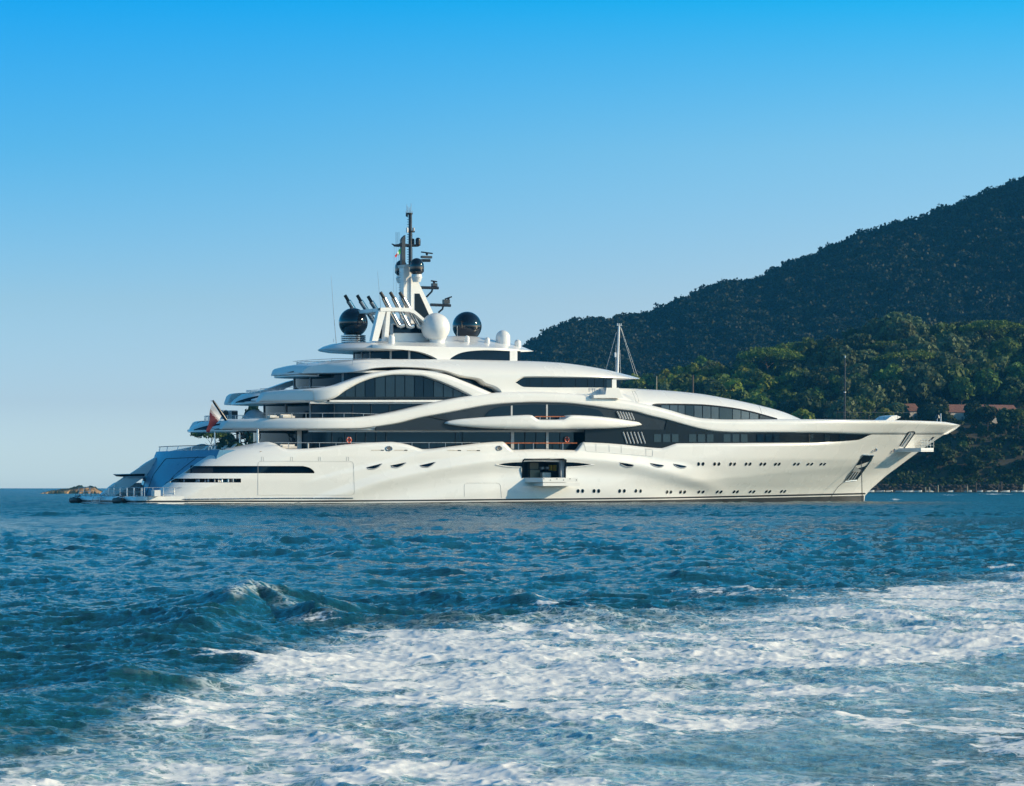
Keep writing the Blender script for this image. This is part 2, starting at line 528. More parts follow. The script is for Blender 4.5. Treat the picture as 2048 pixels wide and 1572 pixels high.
def band(name, top, bot, vf, x0, x1, mat='white', step=4.0, rt=0.5, rb=0.25, depth=1.2, rows=10, extra=(), parent=yacht, lean=0.0, mirror=True):
    """a moulded strip between two traced edges, with rounded edges and a thickness"""
    xs = np.unique(np.concatenate([np.arange(x0, x1, step), [x1], [e for e in extra if x0 <= e <= x1]]))
    t = np.linspace(0, 1, rows)[:, None]
    yt, yb = top(xs)[None, :], bot(xs)[None, :]
    Yp = yb + (yt - yb) * t
    X = np.broadcast_to(xs[None, :], Yp.shape)
    hgt = np.maximum((yb - yt) * 0.062, 0.05)
    dt, db = (1 - t) * hgt, t * hgt
    rtt, rbb = np.minimum(rt, hgt * 0.6), np.minimum(rb, hgt * 0.4)
    ins = rtt * (1 - np.sqrt(np.maximum(0, 1 - np.clip(1 - dt / rtt, 0, 1) ** 2))) * 0.9
    ins = ins + rbb * (1 - np.sqrt(np.maximum(0, 1 - np.clip(1 - db / rbb, 0, 1) ** 2))) * 0.9 + lean * t * hgt
    u, v, w = solve(X, Yp, vf, ins)
    A = loc(u, v, w)
    ib = loc(u[0], np.maximum(v[0] - depth, 0), w[0])
    it_ = loc(u[-1], np.maximum(v[-1] - depth, 0), w[-1])
    G = np.concatenate([ib[None], A, it_[None], ib[None]], 0)
    mb = MB()
    mb.grid(G)
    k = len(mb.v); nn, mm = G.shape[:2]
    for c in (0, mm - 1):
        ring = [k - nn * mm + r * mm + c for r in range(nn - 1)]
        mb.f.append(tuple(ring))
    if mirror:
        G2 = G.copy(); G2[..., 1] *= -1
        mb.grid(G2, flip=True)
    return mb.build(name, M[mat] if isinstance(mat, str) else mat, parent, fix=True)

def patch(name, xs, top, bot, vf, off, mat, parent, rows=2, thick=0.06, mirror=False, step=None):
    """thin plate lying on a surface"""
    xs = np.asarray(xs, float)
    t = np.linspace(0, 1, rows)[:, None]
    yt, yb = np.broadcast_to(top(xs), xs.shape)[None, :], np.broadcast_to(bot(xs), xs.shape)[None, :]
    Yp = yb + (yt - yb) * t
    X = np.broadcast_to(xs[None, :], Yp.shape)
    u, v, w = solve(X, Yp, vf, -off)
    A = loc(u, v, w)
    B = loc(u, v - thick, w)
    mb = MB().grid(A)
    rim = np.stack([np.concatenate([A[0], A[1:, -1], A[-1, ::-1][1:], A[::-1, 0][1:]]), np.concatenate([B[0], B[1:, -1], B[-1, ::-1][1:], B[::-1, 0][1:]])])
    mb.grid(rim, flip=True)
    if mirror:
        A2 = A.copy(); A2[..., 1] *= -1
        mb.grid(A2, flip=True)
    return mb.build(name, M[mat], parent, angle=30)

def line_on(name, pts, vf, off, r, mat, parent, n=5, dense=0, closed=False):
    p = np.array(pts, float)
    if dense:
        d = np.concatenate([[0], np.cumsum(np.hypot(*np.diff(p, axis=0).T))])
        q = np.arange(0, d[-1] + dense * .5, dense)
        p = np.stack([np.interp(q, d, p[:, 0]), np.interp(q, d, p[:, 1])], 1)
    u, v, w = solve(p[:, 0], p[:, 1], vf, -off)
    return MB().tube(loc(u, v, w), r, n).build(name, M[mat], parent)

K = lambda c: (lambda x: np.full(np.shape(x), float(c)))
flat = lambda c: (lambda u, w, px, py: np.full(np.shape(u), float(c)))

# ---- band A: main swoosh, stern overhang to the bow
A_BOT = pchip([(443, 858), (600, 859), (713, 858.3), (752.5, 854), (791.5, 848), (840, 836), (885, 828), (930, 819), (975, 811), (1020, 807), (1065, 805),
               (1132, 806.5), (1177, 811), (1233, 819), (1266, 822.5), (1300, 832), (1330, 839), (1362, 848), (1384, 854), (1405, 859), (1438, 864), (1470, 865.4), (1620, 865.8), (1746, 869), (1900, 869)])
A_TOP = pchip([(443, 857), (449, 847), (456, 840.5), (479, 838), (616, 836), (694, 835), (733, 832.5), (772, 826.5), (840, 811.5), (885, 801), (940, 791.5), (997, 785),
               (1065, 783), (1132, 786), (1180, 790), (1240, 798), (1304, 811), (1339, 820), (1373, 830), (1405, 836.5), (1459, 838.8), (1601, 838.5), (1750, 840), (1884, 843.6), (1905, 846.5), (1921, 850.4)])
def A_bot2(x): return np.minimum(A_BOT(x), np.where(np.asarray(x) > 1880, stem_y(x), 2000.0))
def vA2(u, w, px, py): return np.maximum(vA(u, w, px, py), 0.0)
bandA = band('main_deck_swoosh', A_TOP, A_bot2, vA2, 443, 1921, rt=0.55, rb=0.3, depth=1.3, rows=12, extra=(449, 456, 1904, 1912, 1917))
# ---- band B: upper deck arch
B_TOP = pchip([(518, 802.5), (523, 793), (528, 786), (541.6, 782.5), (580, 779), (635, 776), (665, 771.5), (694, 762), (723, 752), (772, 741.8), (811, 738.8), (840, 740), (885, 747), (930, 763), (987, 787), (1000, 792)])
B_BOT = pchip([(518, 803), (560, 803), (640, 802.4), (665, 797.5), (694, 779.6), (723, 764.5), (752.5, 755), (791.6, 750), (840, 752), (874, 761.6), (907, 775), (940, 791), (950, 797), (1000, 800)])
bandB = band('upper_deck_arch', B_TOP, B_BOT, vB, 518, 1000, rt=0.5, rb=0.3, depth=1.0, rows=10, extra=(523, 528))
# ---- band C: bridge deck roof sweeping down into the side
C_TOP = pchip([(604, 746), (609, 740), (616, 735), (625.5, 732), (674, 726), (733, 719.6), (772, 718.6), (878, 719), (1065, 722.7), (1121, 725.6), (1154.5, 729.4), (1210.6, 739), (1279, 756.2)])
C_BOT_A = pchip([(604, 747), (684, 746.4), (707.6, 744.6), (723, 742), (752.5, 736.4), (791.6, 734.3), (840, 735.7), (885, 741.3), (925, 753.7), (962, 760.8), (968, 766.5), (1001.7, 785), (1004, 792), (1031, 794)])
C_BOT_B = pchip([(1031, 765), (1049, 755.2), (1065, 754.9), (1200, 756.2), (1279, 757.6)])
def roof_ins(t): return t
def bandC(name, bot, x0, x1, extra=()):
    xs = np.unique(np.concatenate([np.arange(x0, x1, 4.0), [x1], extra]))
    t = np.linspace(0, 1, 14)[:, None]
    yt, yb = C_TOP(xs)[None, :], bot(xs)[None, :]
    Yp = yb + (yt - yb) * t
    X = np.broadcast_to(xs[None, :], Yp.shape)
    hroof = np.minimum((C_BOT_B(np.clip(xs, 1049, 1279)) - C_TOP(xs)) * 0.062, 2.2)[None, :]
    dt = (Yp - yt) * 0.062
    s = np.clip(1 - dt / np.maximum(hroof, 0.1), 0, 1)
    ins = 2.3 * s ** 2.6 * sstep(620, 760, xs)[None, :] + 0.25 * np.clip(1 - t / 0.08, 0, 1) ** 2
    def vf(u, w, px, py):
        nose = np.clip((u - uC2) / 16.0, 0, 1)
        return vC(u, w, px, py) - 6.5 * nose ** 2.2
    u, v, w = solve(X, Yp, vf, ins)
    A = loc(u, v, w)
    ib = loc(u[0], np.maximum(v[0] - 1.6, 0), w[0])
    mb = MB()
    G = np.concatenate([ib[None], A, loc(u[-1], v[-1] - 0.6, w[-1] + 0.05)[None]], 0)
    both(mb, G)
    # roof plate to the centre line
    c = np.stack([loc(u[-1], v[-1] - 0.6, w[-1] + 0.05), loc(u[-1], (v[-1] - .6) * .5, w[-1] + 0.22), loc(u[-1], v[-1] * 0, w[-1] + 0.3)])
    both(mb, c)
    e = np.stack([loc(u[0], np.maximum(v[0] - 1.6, 0), w[0]), loc(u[0], v[0] * 0, w[0])])
    if x0 > 1000: both(mb, e, flip=True)
    return mb.build(name, M['white'], yacht, fix=True)
uC2 = inv(1165, 757, BH - 0.8)[0]
bridge_roof_aft = bandC('bridge_deck_swoosh', C_BOT_A, 604, 1031, (609, 616, 1001.7, 1004))
bridge_roof = bandC('bridge_roof', C_BOT_B, 1031, 1279, (1049, 1272, 1276))
# ---- side wall below the bridge windows and the forward deckhouse
W_TOP = pchip([(1031, 765), (1049, 774), (1130, 775), (1175, 775), (1244, 777.3), (1309, 779.6), (1395, 787), (1459, 798), (1524, 812), (1567, 824), (1601, 838)])
W_BOT = pchip([(1031, 792), (1065, 790), (1132, 793), (1180, 797), (1240, 805), (1304, 818), (1339, 827), (1373, 836), (1405, 842), (1459, 843), (1601, 843)])
uW2 = inv(1400, 830, BH)[0]
def vW(u, w, px, py):
    nose = np.clip((u - uW2) / 24.0, 0, 1)
    return np.minimum(hull_v_plain(u, w) - 0.25, BH - 0.8) - 4.2 * nose ** 2
def wall_grid():
    xs = np.unique(np.concatenate([np.arange(1031, 1601, 4.0), [1049, 1601]]))
    t = np.linspace(0, 1, 12)[:, None]
    yt, yb = W_TOP(xs)[None, :], W_BOT(xs)[None, :]
    Yp = yb + (yt - yb) * t
    X = np.broadcast_to(xs[None, :], Yp.shape)
    dt = (Yp - yt) * 0.064
    s = np.clip(1 - dt / 2.2, 0, 1)
    ins = (2.6 * s ** 2.5) * sstep(1180, 1290, xs)[None, :] + 0.05 * (1 - t)
    u, v, w = solve(X, Yp, vW, ins)
    mb = MB()
    both(mb, loc(u, v, w))
    c = np.stack([loc(u[-1], v[-1], w[-1]), loc(u[-1], v[-1] * 0.5, w[-1] + 0.25), loc(u[-1], v[-1] * 0, w[-1] + 0.35)])
    both(mb, c)
    return mb.build('forward_deckhouse', M['white'], yacht, fix=True)
fwd_house = wall_grid()

# ---- decks: plan-shaped plates
def plate(name, vf, px0, px1, py, mat, inset=0.3, thick=0.25, n=70, dw=0.0, parent=yacht):
    us = np.linspace(inv(px0, py, BH * .7)[0], inv(px1, py, BH * .7)[0], n)
    w0 = inv(px0, py, BH * .7)[1]; w1 = inv(px1, py, BH * .7)[1]
    ws = np.linspace(w0, w1, n) + dw
    vs = np.maximum(vf(us, ws, np.full(n, 900.), np.full(n, 900.)) - inset, 0.02)
    mb = MB()
    G = np.stack([loc(us, vs, ws), loc(us, -vs, ws), loc(us, -vs, ws - thick), loc(us, vs, ws - thick), loc(us, vs, ws)])
    mb.grid(G)
    for c in (0, n - 1):
        mb.f.append(tuple(len(mb.v) - 5 * n + r * n + c for r in range(4)))
    return mb.build(name, M[mat], parent, fix=True, angle=30)
plate('main_deck', lambda u, w, px, py: hull_v_plain(u, w), 500, 1740, 903, 'teak', inset=0.6)
plate('upper_deck', vA2, 452, 1440, 856, 'white_matt', inset=0.8, thick=0.3)
plate('fore_deck', vA2, 1380, 1900, 845.5, 'teak', inset=0.4)
plate('bridge_deck', vB, 530, 1000, 801, 'white_matt', inset=0.7)
plate('sun_deck', vC, 612, 1130, 742, 'white_matt', inset=1.2, dw=0.0)

# ---- rounded stern ends of the three decks (seen beyond the near bands)
def stern_round(name, x_tip, x_left, y_bot, y_top, x_topleft, vtip, depthy, lens=True):
    ub, wb = inv(x_tip + 32, y_bot, vtip)
    wt = inv(x_tip + 32, y_top, vtip)[1]
    def plan(ut, u_s, v_s, n=48):
        ph = np.linspace(-math.pi / 2, math.pi / 2, n)
        s, c = np.sin(ph), np.cos(ph)
        vv = v_s * np.sign(s) * np.abs(s) ** 0.95
        uu = u_s - (u_s - ut) * np.abs(c) ** 0.95
        return uu, vv
    def fit(xl, u_s, v_s, w):
        lo, hi = u_s - 30, u_s - 0.5
        for _ in range(40):
            mid = (lo + hi) / 2
            uu, vv = plan(mid, u_s, v_s)
            if proj(uu, vv, w)[0].min() < xl: lo = mid
            else: hi = mid
        return (lo + hi) / 2
    utb = fit(x_left, ub, vtip + 0.3, wb)
    utt = fit(x_topleft, ub + 1.5, vtip - 0.5, wt)
    u0, v0 = plan(utb, ub, vtip + 0.3)
    u1, v1 = plan(utt, ub + 1.5, vtip - 0.5)
    rows = []
    for t in np.linspace(0, 1, 9):
        b = t ** 1.5
        rows.append(np.stack([u0 + (u1 - u0) * b, -(v0 + (v1 - v0) * b), np.full_like(u0, wb + (wt - wb) * t)], 1))
    rows = np.array(rows)
    mb = MB().grid(rows)
    lip = rows[0].copy(); lip[:, 2] -= 0.12
    inn = lip.copy(); inn[:, 0] += 1.2; inn[:, 1] *= 0.9
    mb.grid(np.stack([inn, lip, rows[0]]))
    k = len(mb.v); n = len(u0)
    mb.add(rows[-1], [tuple(range(n))])
    mb.add(inn, [tuple(range(n))[::-1]])
    o = mb.build(name, M['white'], yacht, fix=True)
    if lens:
        # dark glazed eyebrow on the starboard quarter
        sel = np.arange(int(n * 0.50), n - 1)
        L = []
        for q, i in enumerate(sel):
            f = q / (len(sel) - 1)
            t1 = 0.11 + 0.74 * math.sin(min(1, f * 1.15) * math.pi / 2)
            L.append([rows[0, i] * (1 - 0.10) + rows[-1, i] * 0.10, None, t1])
        lo_, hi_ = [], []
        for q, i in enumerate(sel):
            t1 = L[q][2]
            def at(t):
                r = t * 8; a = int(min(7, r)); g = r - a
                p = rows[a, i] * (1 - g) + rows[a + 1, i] * g
                d = np.array([p[0] - (ub + 3), p[1], 0]); d /= np.linalg.norm(d)
                return p + d * 0.07
            lo_.append(at(0.09)); hi_.append(at(t1))
        mid = (np.array(lo_) + np.array(hi_)) / 2
        MB().grid(np.stack([np.array(lo_), mid, np.array(hi_)])).build('eyebrow_window', M['pane'], o)
        MB().tube(hi_, 0.07, 6).build('window_frame', M['stripe'], o)
    return o, (u1, v1, wt)
sA, rimA = stern_round('upper_deck_stern', 443, 376, 861, 842, 401, 5.2, 0)
sB, rimB = stern_round('bridge_deck_stern', 518, 460.5, 806, 786, 485, 4.6, 0)
sC, rimC = stern_round('sun_deck_stern', 604, 548, 751, 733, 585, 4.4, 0)

# ---- deckhouses with rounded aft ends
def house(name, px_left, pxf, y_top, y_bot, vh, mat='glass', ex=0.9):
    pm = px_left + 90
    w_t, w_b = inv(pm, y_top, vh)[1], inv(pm, y_bot, vh)[1]
    uf = inv(pxf, y_top, vh)[0]
    us = inv(px_left + 150, y_top, vh)[0]
    def plan(ut, n=40):
        ph = np.linspace(-math.pi / 2, math.pi / 2, n)
        s, c = np.sin(ph), np.cos(ph)
        return us - (us - ut) * np.abs(c) ** ex, vh * np.sign(s) * np.abs(s) ** ex
    lo, hi = us - 40, us - 0.2
    for _ in range(40):
        md = (lo + hi) / 2
        uu, vv = plan(md)
        if proj(uu, vv, (w_t + w_b) / 2)[0].min() < px_left: lo = md
        else: hi = md
    uu, vv = plan((lo + hi) / 2)
    uu = np.concatenate([[uf], uu, [uf]]); vv = np.concatenate([[-vh], vv, [vh]])
    G = np.stack([loc(uu, vv, w_b), loc(uu, vv, w_t)])
    mb = MB().grid(G)
    n = len(uu)
    mb.f.append(tuple(range(n, 2 * n)))
    mb.f.append((0, n - 1, 2 * n - 1, n))
    o = mb.build(name, M[mat], yacht, fix=True, angle=30)
    return o, (uu[1:-1], vv[1:-1], w_b, w_t)
h_main, pl_main = house('main_deck_house', 507, 1420, 856, 905, 8.1 + DV)
h_up, pl_up = house('upper_deck_house', 527, 1120, 800, 838, 8.0 + DV)
h_br, pl_br = house('bridge_deck_house', 586, 1222, 744, 800, 7.4 + DV)
h_sun, pl_sun = house('sun_deck_house', 706, 1041, 695.5, 722, 6.6)

def mullions(h, pl, xs, width=0.28, mat='grey', y0=None, y1=None):
    uu, vv, wb, wt = pl
    px = proj(uu, vv, (wb + wt) / 2)[0]
    k = np.argmin(px)
    for x in xs:
        # starboard side of the plan: from the silhouette forwards
        sx, su, sv = px[k:], uu[k:], vv[k:]
        if x <= sx[-1]:
            u = np.interp(x, sx, su); v = np.interp(x, sx, sv)
        else:
            v = vv[-1]; u = inv(x, 800, v)[0]
        MB().box((u, -(v + 0.04), (wb + wt) / 2), (width, 0.14, wt - wb), rz=0).build('window_post', M[mat], h, smooth=False)
mullions(h_up, pl_up, (529, 572, 621), 0.35)
mullions(h_br, pl_br, (589, 621, 686), 0.35)
mullions(h_sun, pl_sun, (708, 724, 740, 781, 818), 0.25, 'grey')
mullions(h_sun, pl_sun, (1023, 1030), 0.6, 'white_matt')
mullions(h_main, pl_main, (592, 664, 690, 712, 731, 752, 772, 911, 925), 0.10, 'panel_light')
mullions(h_main, pl_main, (602,), 1.1, 'white_matt')
mullions(h_main, pl_main, (1025, 1094), 0.35, 'grey')
mullions(h_main, pl_main, (1050, 1072, 1120), 0.10, 'panel_light')
mullions(h_up, pl_up, (668, 705, 742, 779), 0.12, 'panel_light')

# fascias under the decks
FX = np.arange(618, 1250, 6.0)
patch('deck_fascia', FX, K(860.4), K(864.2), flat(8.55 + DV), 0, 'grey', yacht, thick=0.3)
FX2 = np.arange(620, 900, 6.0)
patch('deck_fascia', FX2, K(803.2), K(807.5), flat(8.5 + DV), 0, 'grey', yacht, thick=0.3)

# ---- forward flush glazing of the main deck and the dark panel behind the wing
vF = lambda u, w, px, py: np.minimum(hull_v_plain(u, w), BH) - 0.28
xs = np.arange(1170, 1749, 5.0)
A_in = lambda x: A_BOT(x) - 4
H_in = lambda x: np.maximum(hull_top(x) + 7, A_in(x) + 0.5)
fglass = patch('forward_glazing', np.append(xs, 1752.0), lambda x: np.where(x < 1335, 859.0, A_in(x)), H_in, vF, 0, 'panel', yacht, thick=0.2)
xs = np.arange(752, 1420, 5.0)
side_panel = patch('side_panel', xs, lambda x: A_BOT(x) - 4, lambda x: np.where(x > 1340, np.maximum(A_BOT(x) - 3, 862), 860.2), vF, -0.12, 'panel_light', yacht, thick=0.2)
# dark opening in that panel
xs = np.array([966, 972, 980, 990, 1000, 1030, 1065, 1100, 1132, 1160, 1180, 1196, 1203, 1208, 1212], float)
op_top = lin([(966, 838), (972, 829), (980, 820.5), (990, 816), (1000, 813.5), (1030, 810.5), (1065, 808.6), (1132, 810), (1160, 813), (1180, 816.4), (1196, 819.5), (1203, 825), (1212, 838)])
op = patch('balcony_window', xs, op_top, K(838.5), vF, 0.0, 'glass', side_panel, thick=0.1)
for x in (1023.5, 1094):
    patch('window_post', [x - 1.6, x + 1.6], op_top, K(838), vF, 0.06, 'grey', side_panel)
    patch('window_post', [x - 1.6, x + 1.6], K(864), K(897), flat(8.25 + DV), 0.0, 'grey', h_main)
line_on('panel_seam', [(846, 829), (880, 838), (930, 845), (1010, 851)], vF, 0.0, 0.05, 'stripe', side_panel, dense=12)
# grey panels and windows in the forward glazing
for a, b in ((1308, 1322), (1326, 1340), (1344, 1357), (1378, 1392), (1396, 1410), (1414, 1427), (1447, 1461), (1465, 1478), (1482, 1495), (1514, 1527), (1531, 1544), (1547, 1559), (1617, 1627), (1649, 1660), (1679, 1690)):
    patch('window_pane', [a, b], K(868.5), K(884), vF, 0.05, 'pane', fglass)
patch('panel_seam', [1618, 1620], K(867), K(885), vF, 0.07, 'stripe', fglass)
# slanted ventilation louvres
for i in range(6):
    for (xa, ya, xb, yb) in ((1246 + i * 7.2, 864, 1254 + i * 7.2, 887), (1234 + i * 5.6, 822.5 + i * .7, 1241 + i * 5.4, 837 + i * 0.6)):
        u, v, w = solve(np.array([xa, xb]), np.array([ya, yb]), vF, -0.08)
        MB().tube(loc(u, v, w), 0.11, 6).build('vent_louvre', M['cast'], yacht)

# ---- arched window of the upper deck
vG = lambda u, w, px, py: np.full(np.shape(u), BH - 1.15)
arch_top = lambda x: B_BOT(x) - 3
xs = np.arange(655, 953, 5.0)
arch = patch('arched_window', xs, arch_top, K(803.4), vG, 0, 'panel', yacht, thick=0.3)
edges = [676, 690, 710.5, 730, 750, 770.5, 790, 809.5, 828.5, 847, 867, 886.5, 906, 924, 938]
for i in range(len(edges) - 1):
    a, b = edges[i] + 0.9, edges[i + 1] - 0.9
    yb = 793.6
    mat = 'pane' if i not in (3, 8, 9) else 'glass'
    xx = np.linspace(a, b, 4)
    patch('window_pane', xx, lambda x: np.minimum(B_BOT(x) + 1, yb - 1), K(yb), vG, 0.08, mat, arch)
patch('window_rail', [680, 930], K(794), K(795.2), vG, 0.12, 'panel_light', arch)

# ---- bridge windows
bw_top = lin([(1031, 765), (1049, 754.0), (1226, 756)])
bw_bot = lin([(1031, 765), (1049, 775), (1180, 776), (1184, 795), (1212, 795), (1215, 776), (1226, 777)])
vBr = lambda u, w, px, py: vW(u, w, px, py) - 0.6
bwin = patch('bridge_window', [1030, 1049, 1080, 1120, 1160, 1180, 1184, 1212, 1215, 1226], lambda x: bw_top(x) - 1, lambda x: bw_bot(x) + 1, vBr, 0, 'glass', yacht, thick=0.2)
for x in (1054, 1060, 1085, 1123, 1152, 1176, 1190, 1208):
    patch('window_post', [x - .5, x + .5], K(757.5), K(774), vBr, 0.05, 'panel', bwin)
patch('window_frame', [1224, 1233], K(759), K(776), vBr, 0.02, 'white_matt', bwin)
patch('window_pane', [1213, 1222], K(760), K(775), vBr, 0.06, 'pane', bwin)
patch('window_pane', [1234, 1241], K(760), K(776), vBr, -0.3, 'glass', bwin)
# bridge wing
wv = lambda u, w, px, py: vW(u, w, px, py)
def wing():
    mb = MB()
    o = [P(1213, 775.5, BH + 0.6), P(1238, 775.5, BH + 0.6), P(1240, 785, BH + 0.6), P(1247, 796, BH + 0.6), P(1188, 796.2, BH + 0.6), P(1187, 790, BH + 0.6), P(1211, 789, BH + 0.6)]
    mb.prism(o, (0, 2.4, 0))
    return mb.build('bridge_wing', M['white'], yacht, smooth=False, fix=True)
bwing = wing()
for pts in ([(1177, 776.5), (1212, 776.5)], [(1177, 779.5), (1212, 779.5)]):
    MB().tube([P(x, y, BH + 0.4) for x, y in pts], 0.04, 5).build('guard_rail', M['rail'], bwing)
for x in (1178, 1185, 1189, 1206, 1210):
    MB().tube([P(x, 776, BH + 0.4), P(x, 793 if x > 1184 else 784, BH + 0.4)], 0.05, 5).build('rail_post', M['rail'], bwing)
MB().prism([P(1186, 790, BH + .3), P(1213, 790, BH + .3), P(1213, 796, BH + .3), P(1186, 796, BH + .3)], (0, 0.2, 0)).build('gate', M['grey'], bwing, smooth=False)
# crease of the diagonal rib
# ---- forward lens window
ln_top = pchip([(1304.6, 810.5), (1312, 809), (1320, 808.8), (1395, 810), (1459, 816), (1502, 824), (1554, 838.4)])
ln_bot = pchip([(1304.6, 811), (1339, 821), (1373, 831), (1405.6, 837), (1459, 839.4), (1554, 839.4)])
xs = np.concatenate([[1304.6, 1308, 1312], np.arange(1320, 1554, 6), [1554]])
lens = patch('forward_window', xs, ln_top, lambda x: ln_bot(x) + 1.5, vW, -0.0, 'panel', yacht, thick=0.1)
le = [1322, 1339, 1356, 1370, 1388, 1405, 1422, 1438, 1465, 1482, 1499, 1517]
for i in range(len(le) - 1):
    xx = np.linspace(le[i] + .8, le[i + 1] - .8, 4)
    patch('window_pane', xx, lambda x: ln_top(x) + 1.5, lambda x: np.minimum(ln_bot(x) - .5, 838), vW, 0.07, 'pane_light' if i % 4 != 3 else 'pane', lens)
patch('window_pane', np.linspace(1520, 1546, 5), lambda x: ln_top(x) + 1.5, K(838), vW, 0.07, 'panel_light', lens)
line_on('window_rim', [(x, float(ln_top(x)) - .6) for x in np.arange(1306, 1556, 8)], vW, 0.02, 0.09, 'stripe', lens)
# access panel seam and horn on the forward house
line_on('panel_seam', [(1264, 782), (1269, 782), (1274, 790), (1278, 803.5), (1272, 804.5), (1270, 796), (1264, 782)], vW, 0.03, 0.03, 'seam', fwd_house)
MB().tube([P(1278, 797, 9.6), P(1282, 797, 9.75), P(1293, 797.6, 9.75)], [0.22, 0.16, 0.05], 8).build('horn', M['dark_rail'], fwd_house)
line_on('panel_seam', [(606, 781), (626, 781), (629, 801), (610, 800.5)], vB, 0.03, 0.03, 'seam', bandB)
line_on('panel_seam', [(1517, 810), (1521, 818), (1523, 826)], vW, 0.03, 0.03, 'seam', fwd_house)
# ---- side balcony (boat-shaped wing)
BT = pchip([(889, 846.6), (893, 843.5), (898, 841.8), (952, 835.7), (1020, 831.5), (1058, 829.8), (1062, 830.2), (1077, 838.6), (1081, 839.3), (1122, 839.3), (1126, 838.6), (1141, 830.6), (1145, 830), (1177, 831.4), (1222, 835.6), (1262, 841.5), (1278, 844.6), (1283.5, 849)])
BB = pchip([(889, 847.2), (905, 850), (930, 853), (997, 857.2), (1087, 859.2), (1199, 857.6), (1262, 854), (1283.5, 849.8)])
def vBal(u, w, px, py):
    s = np.clip((px - 889) / (1283.5 - 889), 0, 1)
    return BH + 1.9 * np.sin(math.pi * s) ** 0.55 - 0.3
balcony = band('side_balcony', BT, BB, vBal, 889, 1283.5, rt=0.35, rb=1.1, depth=2.6, rows=12, extra=(893, 898, 1058, 1062, 1077, 1081, 1122, 1126, 1141, 1145, 1278, 1281), mirror=False)
def rail(name, pts, v, r=0.035, mat='rail', parent=yacht, posts=(), y_foot=None, vf=None):
    def at(x, y):
        if vf is None: return P(x, y, v)
        u, vv, w = solve(np.array([x]), np.array([y]), vf)
        return loc(u, vv, w)[0]
    f = lin(pts)
    xs = np.arange(pts[0][0], pts[-1][0] + 1, 8.0)
    xs = np.unique(np.append(xs, pts[-1][0]))
    o = MB().tube([at(x, float(f(x))) for x in xs], r, 6).build(name, M[mat], parent)
    for x in posts:
        yf = y_foot(x) if callable(y_foot) else y_foot
        MB().tube([at(x, float(f(x))), at(x, yf)], r * 0.9, 5).build('rail_post', M['rail'] if mat == 'wood' else M[mat], o)
    return o
rail('wooden_rail', [(1070, 833.2), (1130, 833.2)], BH + .9, 0.07, 'wood', balcony, (1080, 1100, 1120), 839)
rail('wooden_rail', [(1010, 886.2), (1154, 886.2)], BH - .4, 0.075, 'wood', hull, (1037, 1066.5, 1125.5), 900)
rail('guard_rail', [(548, 885.3), (690, 885.4), (840, 885.2), (960, 885.3)], BH - .5, 0.04, 'rail', yacht, (577, 616, 639, 672, 703, 824, 858, 891, 924), 898)
MB().prism([P(616, 886, BH - .6), P(618, 886, BH - .6), P(618, 897, BH - .6), P(616, 897, BH - .6)], (0, .2, 0)).build('rail_post', M['cloth'], yacht)
rail('guard_rail', [(522, 826.2), (700, 826.2), (762, 828.5)], 0, 0.04, 'rail', bandA, (550, 583, 612, 645, 688, 727), 836, vf=offs(vA2, -0.5))
rail('guard_rail', [(586, 722.8), (625, 719.5), (672, 717.3), (730, 717), (762, 717.3)], 0, 0.035, 'rail', yacht, (594, 614, 638, 663, 705), 730, vf=offs(vC, -0.6))
rail('guard_rail', [(520, 777.5), (580, 774.6), (650, 773)], 0, 0.035, 'rail', bandB, (528, 560, 600), 781, vf=offs(vB, -0.5))
# glass screens round the rounded deck ends
def screen(rim, parent, h, frac=(0.0, 1.0), inset=0.5):
    u1, v1, wt = rim
    n = len(u1); a, b = int(frac[0] * n), int(frac[1] * n)
    uu, vv = u1[a:b] + inset, v1[a:b] * 0.95
    lo_, hi_ = loc(uu, vv, wt - 0.05), loc(uu, vv, wt + h)
    MB().grid(np.stack([lo_, hi_])).build('glass_screen', M['clear'], parent)
    MB().tube(hi_, 0.035, 5).build('guard_rail', M['rail'], parent)
    for i in range(0, len(uu), 4):
        MB().tube([lo_[i], hi_[i]], 0.03, 5).build('rail_post', M['rail'], parent)
screen(rimA, sA, 0.75)
screen(rimB, sB, 0.45)
screen(rimC, sC, 0.75)

# ---- hull fittings
def blob(name, pts, vf, off, mat, parent, thick=0.05):
    p = np.array(pts, float)
    u, v, w = solve(p[:, 0], p[:, 1], vf, -off)
    A = loc(u, v, w)
    return MB().prism(A, (0, thick, 0)).build(name, M[mat], parent, smooth=False)
def porthole(px, py, r):
    u, v, w = solve(np.array([px, px - 4, px, px + 4, px]), np.array([py, py, py - 3, py, py + 3]), hull_v)
    p = loc(u, v, w)
    c = p[0]
    nrm = np.cross(p[3] - p[1], p[2] - p[4]); nrm /= np.linalg.norm(nrm)
    if nrm[1] > 0: nrm = -nrm
    e1 = p[3] - p[1]; e1 /= np.linalg.norm(e1)
    e2 = np.cross(nrm, e1)
    a = np.linspace(0, 2 * math.pi, 20, endpoint=False)
    ring = lambda rr, d: c + nrm * d + rr * (np.cos(a)[:, None] * e1 + 1.12 * np.sin(a)[:, None] * e2)
    o = MB().grid(np.stack([ring(r * 1.22, -0.03), ring(r * 1.22, 0.035), ring(r, 0.035), ring(r * .97, 0.0)]), closed=True).build('porthole', M['steel'], hull)
    m = MB(); m.add(ring(r, 0.012), [tuple(range(20))]); m.build('porthole_glass', M['glass'], o)
UPP = [1397, 1406, 1429, 1437.7, 1461, 1469, 1492, 1500, 1522, 1529.5, 1551, 1558.5, 1589, 1596.5, 1616, 1623.5, 1642, 1649]
for x in UPP: porthole(x, 928, 0.205)
